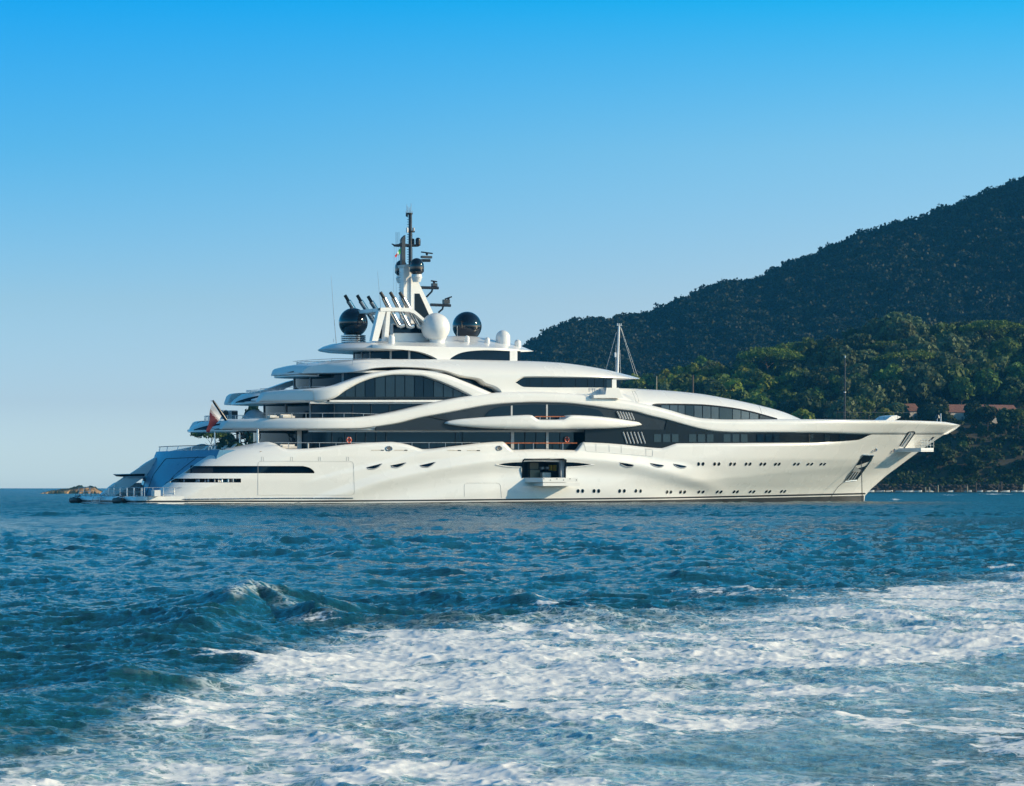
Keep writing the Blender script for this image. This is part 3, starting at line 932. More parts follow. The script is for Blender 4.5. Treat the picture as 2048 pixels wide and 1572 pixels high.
LOW = [(1156, 982), (1165, 982), (1188, 982), (1197.2, 982), (1239.3, 982), (1248.5, 982), (1271.5, 982), (1281, 982), (1334, 984), (1341.6, 984), (1361, 984), (1369.2, 984), (1397.5, 983.8), (1406, 983.8), (1434.5, 983.5), (1442, 983.5), (1468, 983.3), (1475, 983.3), (1500.6, 983.2), (1507.7, 983.2), (1532.5, 983), (1539.4, 983), (1563, 982.5), (1569.6, 982.5)]
for x, y in LOW: porthole(x, y, 0.205)
def eye(pts_top, pts_bot):
    x0, x1 = pts_top[0][0], pts_top[-1][0]
    xs = np.linspace(x0, x1, 14)
    o = patch('hull_window', xs, pchip(pts_top), pchip(pts_bot), hull_v, 0.03, 'glass', hull)
    tb = pchip(pts_bot)
    line_on('window_rim', [(x, float(tb(x)) + .5) for x in xs[1:]], hull_v, 0.03, 0.07, 'grey', o)
eye([(733, 934.7), (764, 926.8)], [(733, 935), (737, 937), (745, 938), (755, 935), (764, 927)])
eye([(781, 931), (812, 924.8)], [(781, 931.3), (785, 933.5), (793, 935), (803, 931.5), (812, 925)])
eye([(839.7, 930.6), (871, 923.6)], [(839.7, 931), (845, 933.3), (854, 934.3), (864, 930), (871, 923.8)])
eye([(1239, 925), (1254, 927), (1267.5, 929.6)], [(1239, 925.3), (1244, 929.5), (1256.5, 933.6), (1264, 933), (1267.5, 930)])
eye([(1300, 926), (1313, 928), (1327.5, 930.2)], [(1300, 926.3), (1306, 930.5), (1318.5, 934), (1324, 933.4), (1327.5, 930.5)])
eye([(1346, 927.3), (1360, 929.6), (1373, 932.4)], [(1346, 927.6), (1352, 932), (1364, 935.8), (1369, 935.3), (1373, 932.7)])
# long lens window either side of the open terrace
for a, b in ((998, 1045), (1132, 1182)):
    xs = np.linspace(a, b, 12)
    tp = pchip([(996, 929), (1010, 926.5), (1030, 924.8), (1090, 924), (1140, 924.6), (1165, 926.6), (1184, 929)])
    bt = pchip([(996, 929.2), (1010, 932), (1030, 933.4), (1090, 934.6), (1140, 933.6), (1165, 931.8), (1184, 929.2)])
    patch('hull_window', xs, tp, bt, hull_v, 0.03, 'glass', hull)
line_on('window_rim', [(x, float(bt(x)) + .6) for x in np.linspace(992, 1044, 9)], hull_v, 0.03, 0.08, 'white', hull)
line_on('window_rim', [(x, float(bt(x)) + .6) for x in np.linspace(1133, 1188, 9)], hull_v, 0.03, 0.08, 'white', hull)
# stripes along the waterline
def stripe(name, y_t, y_b, x0, x1, off, mat):
    xs = np.append(np.arange(x0, x1, 6.0), x1)
    return patch(name, xs, y_t, y_b, hull_v, off, mat, hull, rows=4, mirror=True, thick=0.02)
s_y = pchip([(300, 1002.4), (560, 1002.4), (800, 1001.2), (960, 999.6), (1100, 998.4), (1300, 996.2), (1440, 993.6), (1600, 990.2), (1729, 987.2)])
stripe('boot_stripe', lambda x: s_y(x) - 1.5, lambda x: s_y(x) + 1.5, 322, 1731, 0.035, 'stripe')
stripe('antifouling', lambda x: s_y(x) + 3.8, lambda x: s_y(x) * 0 + 1015.5, 322, 1728, 0.03, 'antifoul')
line_on('rub_rail', [(316, 999.2), (560, 996.6), (708, 996.3)], hull_v, 0.02, 0.07, 'steel', hull, dense=15)
# shell doors drawn by their seams
for pts in ([(516, 990), (516, 926), (519, 922.5), (703, 922.5), (707, 926), (707.5, 940), (709, 986), (706, 990), (516, 990)],
            [(929, 993), (928.5, 972), (930, 967), (933, 966), (997, 966), (1001, 970), (1003, 996)],
            [(1168, 886.5), (1172, 903), (1191, 904), (1305, 912.8), (1305.5, 899), (1291, 898)],
            [(1192, 887.5), (1192, 903)], [(1218, 889), (1218.5, 905.5)], [(1242.5, 891), (1242.5, 907.5)], [(1292, 897), (1292, 912)]):
    line_on('door_seam', pts, hull_v, 0.012, 0.022, 'seam', hull, dense=5)
for x in (525, 583, 639, 695):
    line_on('door_seam', [(x - 2, 922), (x - 2, 914), (x + 2, 914), (x + 2, 922)], hull_v, 0.012, 0.022, 'seam', hull)
# freeing ports and fairleads
for a, b, y in ((743, 768, 900.4), (789, 815, 900.4), (895, 922, 900.8), (934, 960, 901)):
    o = patch('freeing_port', np.linspace(a, b, 5), K(y - 1), K(y + 1), hull_v, 0.03, 'cloth', hull)
    patch('port_flap', np.linspace(b - 6, b, 3), K(y - .9), K(y + .9), hull_v, 0.06, 'panel', o)
def fairlead(px, py, w_=0.42, h_=0.26, vf=None):
    u, v, w = solve(np.array([px]), np.array([py]), vf or hull_v, -0.04)
    c = loc(u, v, w)[0]
    a = np.linspace(0, 2 * math.pi, 18)
    o = MB().tube([c + np.array([w_ * math.cos(t), 0, h_ * math.sin(t)]) for t in a], 0.09, 6, caps=False).build('fairlead', M['steel'], hull)
    m = MB(); m.add([c + np.array([w_ * math.cos(t), -.01, h_ * math.sin(t)]) for t in a[:-1]], [tuple(range(17))]); m.build('fairlead_hole', M['black'], o)
fairlead(778, 897); fairlead(998, 896.3); fairlead(1749, 899.3, .4, .22); fairlead(1786, 900.3, .35, .22)
# quarter window and mooring slot at the stern
inn = offs(hull_v, -0.45)
qx = np.concatenate([np.arange(381, 629, 5.0), [629]])
patch('quarter_window', qx, K(931), K(947.5), inn, 0, 'glass', hull, rows=3)
patch('quarter_window', np.arange(384, 432, 6.0), K(931.5), K(947), inn, 0.06, 'panel_light', hull, rows=3)
qr = np.linspace(606, 631, 8)
qq = pchip([(606, 932), (618, 935), (626, 940), (631, 947)])
patch('quarter_trim', qr, K(931.4), qq, hull_v, 0.02, 'white', hull)
sx = np.concatenate([np.arange(342, 482, 6.0), [482]])
patch('mooring_slot', sx, K(956.0), K(966), offs(hull_v, -0.7), 0, 'black', hull, rows=2)
for x in (368, 392, 397, 410, 416, 429, 437, 443, 456, 466):
    u, v, w = solve(np.array([x, x]), np.array([957.5, 964.5]), offs(hull_v, -0.35))
    MB().tube(loc(u, v, w), 0.16 if x in (397, 416, 443) else 0.09, 8).build('mooring_bollard', M['steel'], hull)
patch('slot_frame', [392, 397], K(957.3), K(964.6), offs(hull_v, -0.7), 0, 'white_matt', hull)
# anchor pocket
ap = [(1724, 910), (1746.3, 911), (1741, 921), (1712.8, 959.5), (1689.3, 962.5)]
u, v, w = solve(np.array([p[0] for p in ap]), np.array([p[1] for p in ap]), hull_v, 0)
pocket = MB().tube(np.vstack([loc(u, v + .05, w), loc(u, v + .05, w)[:1]]), 0.12, 6).build('anchor_pocket', M['steel'], hull)
blob('pocket_plate', ap, hull_v, 0.04, 'panel_light', pocket, 0.02)
ap2 = [(1703.5, 943.5), (1711, 933), (1721, 939.5), (1724.5, 941), (1712.5, 958.6), (1691.5, 961)]
blob('anchor_plate', ap2, hull_v, 0.07, 'cast', pocket, 0.02)
for i in range(4):
    line_on('pocket_rib', [(1694.5 + i * 5.4, 959), (1706.5 + i * 4.6, 943 + i * 0.3)], hull_v, 0.1, 0.09, 'dark_rail', pocket)
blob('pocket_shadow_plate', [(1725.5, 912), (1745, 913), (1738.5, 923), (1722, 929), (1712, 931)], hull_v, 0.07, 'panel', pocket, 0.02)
# bow mooring platform and its open shell door
dp = [(1818.4, 863.6), (1827, 863.2), (1829.6, 865.5), (1808.5, 896), (1799.6, 892)]
bdoor = blob('bow_door', dp, hull_v, 0.03, 'grey', hull, 0.03)
line_on('door_frame', [(1799.6, 892), (1818.2, 863.6), (1828, 863.2), (1829.6, 865.5), (1808.5, 896)], hull_v, 0.05, 0.09, 'panel', bdoor)
line_on('door_frame', [(1822.5, 866), (1804, 893)], hull_v, 0.06, 0.10, 'white_matt', bdoor)
pu, pv, pw = solve(np.array([1793.0, 1818.0]), np.array([901.0, 901.0]), hull_v)
platf = MB()
pa = loc(pu, pv, pw)
du = pa[1] - pa[0]
outp = np.array([0.9, -3.6, 0.0])
O = [pa[0] + (0, 0.4, 0), pa[1] + du * .3 + (0, 0.4, 0), pa[1] + du * .35 + outp, pa[0] + du * .38 + outp * .97]
platf.prism(O, (0, 0, 0.34))
platf.prism([p + np.array([0, 0, -0.2]) for p in O], (0, 0, 0.17))
bplat = platf.build('bow_platform', M['white_matt'], yacht, smooth=False, fix=True)
pt = [O[3] + (0, 0, .34), O[2] + (0, 0, .34), O[1] + (0, 0, .34)]
for hgt in (0.4, 0.8, 1.15):
    MB().tube([p + np.array([0, 0, hgt]) for p in pt], 0.035, 5).build('guard_rail', M['rail'], bplat)
for k in range(5):
    q = pt[0] * (1 - k / 4) + pt[1] * (k / 4)
    MB().tube([q, q + (0, 0, 1.15)], 0.035, 5).build('rail_post', M['rail'], bplat)
q = (pt[1] + pt[2]) / 2
MB().tube([q, q + (0, 0, 1.15)], 0.035, 5).build('rail_post', M['rail'], bplat)
blob('hawse_slot', [(1857.5, 881.8), (1861.5, 881.8), (1869.8, 873.8), (1865.5, 873.8)], hull_v, 0.04, 'panel', hull, 0.02)

# ---- side garage with the fold-down terrace
def garage():
    g = [P(GAR[0] - 1, GAR[2] - 1, BH), P(GAR[1] + 1, GAR[2] - 1, BH), P(GAR[1] + 1, GAR[3] + 4, BH), P(GAR[0] - 1, GAR[3] + 4, BH)]
    g = [q + np.array([0, 0.3, 0]) for q in g]
    d = np.array([0, 5.0, 0])
    mb = MB()
    V = np.vstack([g, [q + d for q in g]])
    mb.add(V, [(0, 1, 5, 4), (1, 2, 6, 5), (2, 3, 7, 6), (3, 0, 4, 7), (4, 5, 6, 7)])
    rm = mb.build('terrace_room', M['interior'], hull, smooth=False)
    for (x0, x1, ya, yb, v, mt) in ((1060, 1077, 925.5, 938, 8.4, 'cabinet'), (1060.5, 1080, 939.5, 955, 8.9, 'cabinet'), (1085, 1102, 945, 955.5, 9.9, 'cloth'),
                                   (1083, 1088, 933.5, 938.5, 8.9, 'grey'), (1093, 1098, 933.5, 938.5, 8.9, 'grey'), (1110, 1113, 930, 942, 9.3, 'yellow'), (1101.5, 1104.5, 930, 941, 8.9, 'yellow')):
        a, b = P(x0, ya, v), P(x1, yb, v)
        MB().box(((a[0] + b[0]) / 2, -v + .3, (a[2] + b[2]) / 2), (abs(b[0] - a[0]), 0.6, abs(a[2] - b[2]))).build('cabinet' if mt != 'yellow' else 'locker_stripe', M[mt], rm, smooth=False)
    a, b = P(1118, 920, BH - .9), P(1129.5, 956, BH - .9)
    MB().box(((a[0] + b[0]) / 2, -(BH - .7), (a[2] + b[2]) / 2), (abs(b[0] - a[0]), 0.5, abs(a[2] - b[2]))).build('door_jamb', M['grey'], rm, smooth=False)
    line_on('door_frame', [(1045, 956), (1045.5, 923), (1049, 918.3), (1127, 918.0), (1132, 920), (1131.5, 928), (1129.5, 935), (1129.5, 956)], hull_v, 0.0, 0.10, 'panel', rm)
    # platform
    t = MB()
    a = P(1046, 955.5, BH - .3); b = P(1130.5, 955.5, BH - .3)
    o = [a, b, b + np.array([0.2, -2.9, 0]), a + np.array([1.3, -2.9, 0])]
    t.prism(o, (0, 0, -0.60))
    o2 = [q + np.array([0.0, -0.0, -0.66]) for q in o]
    o2[1] = o2[1] + np.array([.25, 0, 0]); o2[2] = o2[2] + np.array([.25, -.04, 0]); o2[3] = o2[3] + np.array([0, -.04, 0]); o2[0] = o2[0] + np.array([1.4, 0, 0])
    t.prism(o2, (0, 0, -0.42))
    ter = t.build('fold_down_terrace', M['white'], yacht, smooth=False, fix=True)
    for k in range(6):
        q = o[3] + (o[2] - o[3]) * (0.03 + k * 0.185)
        MB().box(q + np.array([0, -0.01, -0.3 if k % 2 else -0.15]), (0.12, 0.04, 0.12)).build('socket', M['dark_rail'], ter, smooth=False)
    return ter
garage()

# ---- sun deck roof with its two arches
E_BOT = pchip([(745, 696), (784, 698), (812, 699.8), (831, 702), (845, 705), (854, 708), (866, 713), (875.5, 718.6), (877, 720), (897, 720), (899, 718.8), (905, 714), (910.6, 710.6), (921, 706), (936, 702.8), (955, 701), (971.5, 700.4), (1020, 702), (1042, 703.6), (1058, 703.2), (1066.5, 702.5)])
E_EDGE = pchip([(745, 690), (900, 694), (1000, 696), (1066.5, 702)])
E_TOP = pchip([(745, 683.5), (752, 681.5), (800, 680), (850, 677), (890, 672), (934, 672), (971.5, 676), (1042, 692.5), (1060, 699.5), (1066.5, 702)])
def sun_roof():
    xs = np.unique(np.concatenate([np.arange(745, 1066, 3.5), [1066.5, 854, 866, 875.5, 877, 897, 899, 905]]))
    t = np.concatenate([np.linspace(0, 1, 7), 1 + np.linspace(0.1, 1, 9)])[:, None]
    yb, ye, yt = E_BOT(xs)[None], np.minimum(E_EDGE(xs), E_BOT(xs) - .3)[None], E_TOP(xs)[None]
    ye = np.maximum(ye, yt + .1)
    Yp = np.where(t <= 1, yb + (ye - yb) * t, ye + (yt - ye) * (t - 1))
    X = np.broadcast_to(xs[None], Yp.shape)
    def vf(u, w, px, py):
        nose = np.clip((px - 985) / 81.5, 0, 1); aft = np.clip((790 - px) / 45, 0, 1)
        edge = 7.7 - 7.2 * nose ** 2.4 - 1.0 * aft ** 2
        tt = t - 1
        s = np.clip(tt, 0, 1)
        return np.where(t <= 1, edge - 0.25 * (1 - t) ** 2 * 0, edge * (1 - s ** 1.15)) + np.zeros(np.shape(u))
    u, v, w = solve(X, Yp, vf)
    A = loc(u, v, w)
    ib = loc(u[0], np.maximum(v[0] - 1.0, 0), w[0] + 0.02)
    G = np.concatenate([ib[None], A], 0)
    mb = MB(); both(mb, G)
    return mb.build('sun_deck_roof', M['white'], yacht, fix=True, angle=50)
sroof = sun_roof()
def roof_w(): return inv(800, 690, 3)[1]
# under-roof plate and aft canopy
RW = inv(760, 697, 5)[1]
def canopy():
    ph = np.linspace(0, 2 * math.pi, 48, endpoint=False)
    uc = inv(770, 697, 6.6)[0]
    lo, hi = 0, 30
    for _ in range(40):
        md = (lo + hi) / 2
        x = proj(uc + md * np.minimum(np.cos(ph), 0), 6.7 * np.sin(ph), RW)[0].min()
        if x > 635: lo = md
        else: hi = md
    uu = uc + np.where(np.cos(ph) < 0, lo, 12.0) * np.cos(ph); vv = 6.7 * np.sin(ph)
    mb = MB()
    c = np.array([uc, 0, 0])
    rings = []
    for s, dw in ((0.80, -0.30), (0.97, -0.12), (1.0, 0.02), (0.90, 0.38), (0.72, 0.72), (0.5, 0.9)):
        rings.append(np.stack([uc + (uu - uc) * s, -vv * s, np.full(48, RW + dw)], 1))
    mb.grid(np.array(rings), closed=True, flip=False)
    mb.f.append(tuple(range(48)))
    mb.f.append(tuple(range(5 * 48, 6 * 48))[::-1])
    return mb.build('aft_canopy', M['white'], yacht, fix=True, angle=50)
canopy()

# ---- domes
def sphere(name, px, py, rpx, v, mat, parent, cut=-0.86, neck=None, n=40):
    c = P(px, py, v)
    r = rpx * (P(px + 1, py, v)[0] - P(px, py, v)[0]) * math.cos(THETA) * 0.985
    th = np.linspace(math.asin(cut), math.pi / 2, 26)
    prof = [(max(r * math.cos(t), 1e-3), r * math.sin(t)) for t in th]
    if neck:
        prof = [(neck[0], -r + neck[1]), (neck[0], r * cut + .02)] + prof[1:]
    o = MB().lathe(prof, c, n).build(name, M[mat], parent, fix=True, angle=60)
    return o, c, r
d1, c1, r1 = sphere('black_dome', 706.5, 645, 30.5, -3.2, 'black', yacht)
ped = MB()
for k in range(4):
    ped.lathe([(1.55, 0), (1.66, 0.04), (1.66, 0.16), (1.55, 0.2)], (c1[0], c1[1], c1[2] - r1 * .86 - .22 - k * .26), 32)
ped.lathe([(1.2, 0), (1.2, 1.6)], (c1[0], c1[1], c1[2] - r1 * .86 - 2.2), 24)
ped.build('dome_pedestal', M['steel'], d1)
d2, c2, r2 = sphere('white_dome', 871, 655, 30, 4.2, 'white', yacht, cut=-0.80)
MB().lathe([(1.15, 0), (1.0, 0.5), (1.25, 1.0)], (c2[0] + .25, c2[1], c2[2] - r2 * .8 - .75), 28).build('dome_pedestal', M['white'], d2)
d3, c3, r3 = sphere('black_dome', 934, 652.5, 30, -3.4, 'black', yacht, cut=-.8)
MB().lathe([(1.2, 0), (1.2, .8)], (c3[0], c3[1], c3[2] - r3 * .8 - .7), 24).build('dome_pedestal', M['black'], d3)
def capsule(name, px, y_top, y_bot, wpx, v, mat, parent=yacht, taper=0.9):
    b = P(px, y_bot, v); t = P(px, y_top, v)
    r = wpx / 2 * 0.0605
    h = t[2] - b[2]
    prof = [(r * taper, -0.15), (r, 0.15 * h)]
    hc = max(h - r, h * 0.35)
    for a in np.linspace(0, math.pi / 2, 9):
        prof.append((max(r * math.cos(a), 1e-3), hc + (h - hc) * math.sin(a)))
    return MB().lathe(prof, b, 24).build(name, M[mat], parent, fix=True, angle=60)
capsule('white_dome', 1006, 660.5, 691.5, 32, 2.6, 'white')
capsule('white_dome', 783, 669, 685.5, 14, 5.0, 'white')
capsule('white_dome', 934, 671, 685, 12, 4.4, 'white')
capsule('white_dome', 974.5, 674.5, 687.5, 12, 4.0, 'white')
capsule('white_dome', 1035.5, 679, 694.5, 15, 1.6, 'white')

# ---- exhausts and their arch
def cyl_px(name, pts, v, r, mat, parent, n=14):
    return MB().tube([P(x, y, v) for x, y in pts], r, n).build(name, M[mat], parent)
deck_w = P(800, 683, 0)[2]
EXV = 3.6
for (xt, yt, xe, ye) in ((768, 596, 797, 650), (787.5, 596, 816.5, 652), (806.5, 596, 838, 653)):
    o = cyl_px('exhaust_pipe', [(xt, yt), (xe - 2, ye - 4), (xe, ye), (xe + 4, ye + 1.5), (xe + 10, ye)], EXV, 0.33, 'steel', yacht)
    cyl_px('exhaust_tip', [(xt - 7, yt - 11.5), (xt + 1, yt + 2)], EXV, 0.22, 'rubber', o)
    cyl_px('exhaust_rib', [(xt - 3.5, yt + 1), (xt + 9, yt + 26)], EXV + .25, 0.10, 'dark_rail', o)
for (xt, yt) in ((697, 602), (721.5, 602), (743, 604)):
    o = cyl_px('exhaust_pipe', [(xt, yt), (xt + 18, yt + 28), (xt + 30, yt + 46)], -EXV, 0.33, 'steel', yacht)
    cyl_px('exhaust_tip', [(xt - 7, yt - 11.5), (xt + 1, yt + 2)], -EXV, 0.22, 'rubber', o)
    cyl_px('exhaust_rib', [(xt - 3.5, yt + 1), (xt + 12, yt + 22)], -EXV + .25, 0.10, 'dark_rail', o)
def exhaust_arch():
    mb = MB()
    for sgn in (1, -1):
        path = [(761, 619.5), (766, 618.8), (790, 618.8), (817, 619.5), (828, 623), (838, 631), (848, 640), (858, 652)]
        a = np.array([P(x, y, EXV + .9) for x, y in path]); a[:, 1] *= sgn
        top = a + np.array([0, 0, .24]); bot = a - np.array([0, 0, .24])
        inn = np.array([0, 2.4 * sgn, 0])
        mb.grid(np.stack([bot, top, top + inn, bot + inn, bot]), flip=sgn < 0)
        # aft legs
        for (xa, xb, xc, xd) in ((758, 772, 744, 756), (774, 781, 768, 777)):
            L = [P(xa, 621, EXV + .8), P(xb, 621, EXV + .8), P(xd, 682, EXV + .8), P(xc, 682, EXV + .8)]
            L = [np.array([q[0], q[1] * sgn, q[2]]) for q in L]
            mb.prism(L, (0, 0.8 * sgn, 0))
    # cross beam
    a, b = P(766, 619, EXV + .9), P(782, 619, EXV + .9)
    mb.box(((a[0] + b[0]) / 2, 0, a[2]), (b[0] - a[0] + .6, 2 * EXV, .46))
    return mb.build('exhaust_arch', M['white'], yacht, fix=True, angle=35)
earch = exhaust_arch()
def box_px(name, x0, x1, y0, y1, va, vb, mat, parent):
    o = [P(x0, y0, va), P(x1, y0, va), P(x1, y1, va), P(x0, y1, va)]
    return MB().prism(o, (0, va - vb, 0)).build(name, M[mat], parent, smooth=False, fix=True)
mb_base = box_px('mast_base', 786, 862, 647, 684, 2.6, -2.6, 'white', yacht)
box_px('base_window', 787, 845, 650, 666, 2.68, 2.58, 'glass', mb_base)
box_px('base_window', 756, 764, 646, 677, EXV - .3, EXV - .6, 'panel', earch)
box_px('base_window', 772, 780, 646, 674, EXV - .3, EXV - .6, 'panel', earch)

# ---- mast
def ext(name, pts, va, vb, mat, parent, smooth=False):
    return MB().prism([P(x, y, va) for x, y in pts], (0, va - vb, 0)).build(name, M[mat], parent, smooth=smooth, fix=True)
mast = MB()
mast.prism([P(x, y, .6) for x, y in [(807, 530), (822, 530), (823, 552), (824, 690), (808, 690)]], (0, 1.2, 0))
mast.prism([P(x, y, 0.9) for x, y in [(822, 556), (826, 552), (838, 556), (836, 562), (868.5, 630), (872, 690), (822, 690)]], (0, 1.5, 0))
mast.prism([P(x, y, .75) for x, y in [(805, 529.5), (823, 529.5), (823, 533), (807, 535)]], (0, 1.5, 0))
mast = mast.build('mast_tower', M['white'], yacht, smooth=False, fix=True)
ext('mast_panel', [(830, 587), (839, 587), (858.5, 630), (858.5, 640), (830, 640)], 0.97, 0.85, 'panel', mast)
mast2 = MB()
mast2.prism([P(x, y, 0.25) for x, y in [(803.6, 531), (803.6, 479), (806, 474.5), (811, 470), (811, 531)]], (0, .5, 0))
mast2 = mast2.build('mast_column', M['mast_black'], mast, smooth=False, fix=True)
m3 = cyl_px('mast_column', [(820.5, 548), (820.5, 427)], 0.0, 0.235, 'mast_black', mast)
for y in range(434, 530, 5):
    MB().tube([P(814.2, y, 0), P(818, y, 0)], 0.035, 4).build('mast_step', M['mast_black'], m3)
for y in range(545, 614, 5):
    MB().tube([P(797.5, y, 0), P(801, y, 0)], 0.035, 4).build('mast_step', M['grey'], mast)
yard = MB()
yp = [(783.5, 487.6), (789, 491), (797, 491), (801, 489.5), (812, 490.5), (822, 491), (836, 491.2), (840.5, 490)]
yard.tube([P(x, y, 0) for x, y in yp], [.06, .16, .2, .24, .22, .2, .16, .08], 8)
yard.build('yard', M['mast_black'], mast)
for (x, y, w_) in ((821, 463, 19), (818.5, 427.2, 15)):
    a = P(x, y, 0)
    MB().lathe([(w_ * .03, -.1), (w_ * .031, .08)], a, 16).build('mast_platform', M['mast_black'], m3)
for x, y0_, y1_ in ((813.6, 408.5, 427), (815.6, 412.5, 427), (822, 406, 427), (818, 415, 427), (820, 414, 427), (824.5, 421, 427), (811.8, 422, 427)):
    MB().tube([P(x, y0_, 0), P(x, y1_, 0)], [.03, .05], 5).build('antenna', M['rail'], m3)
MB().lathe([(0.02, -.22), (.17, -.1), (.17, .1), (0.02, .22)], P(813.8, 430.5, 0), 12).build('mast_light', M['mast_black'], m3)
capsule('small_dome', 814.3, 455, 463, 5, 0.3, 'white_matt', mast)
capsule('small_dome', 827, 455, 462.5, 5, -0.3, 'grey', mast)
capsule('small_dome', 836, 475, 488, 11.5, 0.2, 'mast_black', mast)
capsule('small_dome', 826, 477, 489.5, 7, -0.3, 'mast_black', mast)
def big_dome(px, y_t, y_b, wpx, v):
    b, t = P(px, y_b, v), P(px, y_t, v)
    r, h = wpx / 2 * .0605, t[2] - b[2]
    prof = [(r * .55, 0), (r * .97, .16 * h), (r, .2 * h), (r, .5 * h)] + [(max(r * math.cos(a), 1e-3), .5 * h + .5 * h * math.sin(a)) for a in np.linspace(.1, math.pi / 2, 12)]
    o = MB().lathe(prof, b, 28).build('satellite_dome', M['black'], mast, fix=True, angle=50)
    MB().lathe([(.5, -1.0), (.75, -.35), (r * .7, -.18), (r * .7, 0)], b, 20).build('dome_pedestal', M['white'], o)
    return o
big_dome(833.5, 516, 549, 31.5, 2.0)
big_dome(802.5, 520, 551.5, 28, -2.0)
def radar(bar, unit, arm, strut):
    a = [P(x, y, 0) for x, y in arm]
    o = MB().tube(a, 0.2, 8).build('radar_arm', M['mast_black'], mast)
    if strut: MB().tube([P(x, y, 0) for x, y in strut], 0.13, 6).build('radar_strut', M['mast_black'], o)
    x0, y0_, x1, y1_ = unit
    p, q = P(x0, y0_, 0), P(x1, y1_, 0)
    MB().box(((p[0] + q[0]) / 2, 0, (p[2] + q[2]) / 2), (abs(q[0] - p[0]), .55, abs(p[2] - q[2]))).build('radar_unit', M['mast_black'], o, smooth=False)
    (bx0, by0), (bx1, by1) = bar
    e, g = P(bx0, by0, 0), P(bx1, by1, 0)
    MB().tube([e, g], 0.10, 6).build('radar_bar', M['mast_black'], o)
    c = (e + g) / 2
    MB().lathe([(.12, -.35), (.2, 0)], c, 10).build('radar_pivot', M['mast_black'], o)
radar(((842.5, 504), (865, 507)), (843, 511.5, 862.5, 517), [(828, 524), (845, 521), (860, 521)], None)
radar(((862, 561.5), (874, 563.5)), (864, 566.5, 873, 573), [(842, 575), (876.5, 576)], [(865, 577), (863.5, 583), (853, 594)])
radar(((890, 598), (903.5, 593.5)), (886.5, 599, 898, 607.5), [(861, 609.5), (901, 611)], [(886.5, 612), (885, 618), (877, 625)])
capsule('small_dome', 872, 607, 611, 2.5, 0, 'mast_black', mast)
for pts in ([(662.2, 552), (667.5, 630), (672.5, 687)], [(755, 543), (760, 600), (763.5, 640), (768.5, 683)]):
    MB().tube([P(x, y, 3.0) for x, y in pts], [.015, .035, .05], 5).build('whip_antenna', M['rail'], yacht)
for x, y0_, y1_ in ((788.5, 493, 585), (792.5, 493, 590), (797.5, 493, 520)):
    MB().tube([P(x, y0_, 0), P(x - 1.5 if x < 790 else x, y1_, 0)], 0.018, 4).build('halyard', M['rail'], mast)
for x, y0_, y1_ in ((792, 464, 491), (794.5, 465, 490), (798, 464, 490), (824.5, 467, 490), (825, 496, 520)):
    MB().tube([P(x, y0_, 0), P(x, y1_, 0)], 0.025, 4).build('antenna', M['dark_rail'], mast)
for x, y0_, y1_, v in ((914.5, 652, 680, 4.4), (1121, 724, 731, 7.0), (667, 678, 685, 2)):
    MB().tube([P(x, y0_, v), P(x, y1_, v)], 0.035, 4).build('antenna', M['rail'], yacht)

# ---- signal mast on the bridge roof
sm = cyl_px('signal_mast', [(1238.2, 652), (1234.6, 748)], 2.5, [.13, .18], 'white_matt', yacht)
cyl_px('mast_head', [(1233.5, 650.5), (1243.5, 650.5)], 2.5, .06, 'rail', sm)
for x in (1235, 1238.3, 1242): cyl_px('mast_light', [(x, 646.5), (x, 651)], 2.5, .06, 'rail', sm)
for pts in ([(1233, 664), (1212, 739)], [(1241, 654), (1270, 751)], [(1242, 655), (1275, 752)], [(1232, 690), (1230.5, 745)], [(1240, 700), (1241, 748)]):
    cyl_px('mast_stay', pts, 2.5, .022, 'rail', sm)
cyl_px('mast_light', [(1230.5, 705), (1230.5, 714)], 2.5, .13, 'white_matt', sm)
# ---- foremast, foredeck rails and gear
fm = cyl_px('foremast', [(1690.2, 715), (1689.3, 846)], 0.0, [.10, .14], 'mast_black', yacht)
cyl_px('mast_light', [(1690.3, 711.5), (1690.2, 716)], 0.0, .10, 'rail', fm)
cyl_px('mast_collar', [(1689.6, 783.5), (1689.6, 785.5)], 0.0, .17, 'white_matt', fm)
fr = rail('guard_rail', [(1673, 824.5), (1827, 825)], 0, 0.025, 'dark_rail', yacht, (1673, 1689, 1712, 1731, 1750, 1768, 1795, 1807, 1826), 842, vf=offs(vA2, -3.0))
for x, y in ((1602, 829), (1624, 824), (1648, 824), (1653.5, 829), (1699, 829), (1720, 829), (1738, 829), (1758, 829)):
    u, v, w = solve(np.array([x, x]), np.array([y, 842.0]), offs(vA2, -2.0))
    MB().tube(loc(u, v, w), 0.03, 4).build('rail_post', M['dark_rail'], fr)
ext('winch_cover', [(1771, 841), (1783, 832), (1793, 830.5), (1802, 834), (1795, 838), (1786, 842)], 1.5, -1.5, 'white', yacht)
bs = cyl_px('jack_staff', [(1881.5, 827), (1881.5, 845)], 0.0, .10, 'rail', yacht)
MB().lathe([(0.05, .28), (.26, .2), (.33, -.1), (.36, -.25)], P(1875, 833, 0), 14).build('ship_bell', M['dark_rail'], bs)
cyl_px('bell_bracket', [(1875, 836), (1874, 844)], 0.0, .05, 'rail', bs)

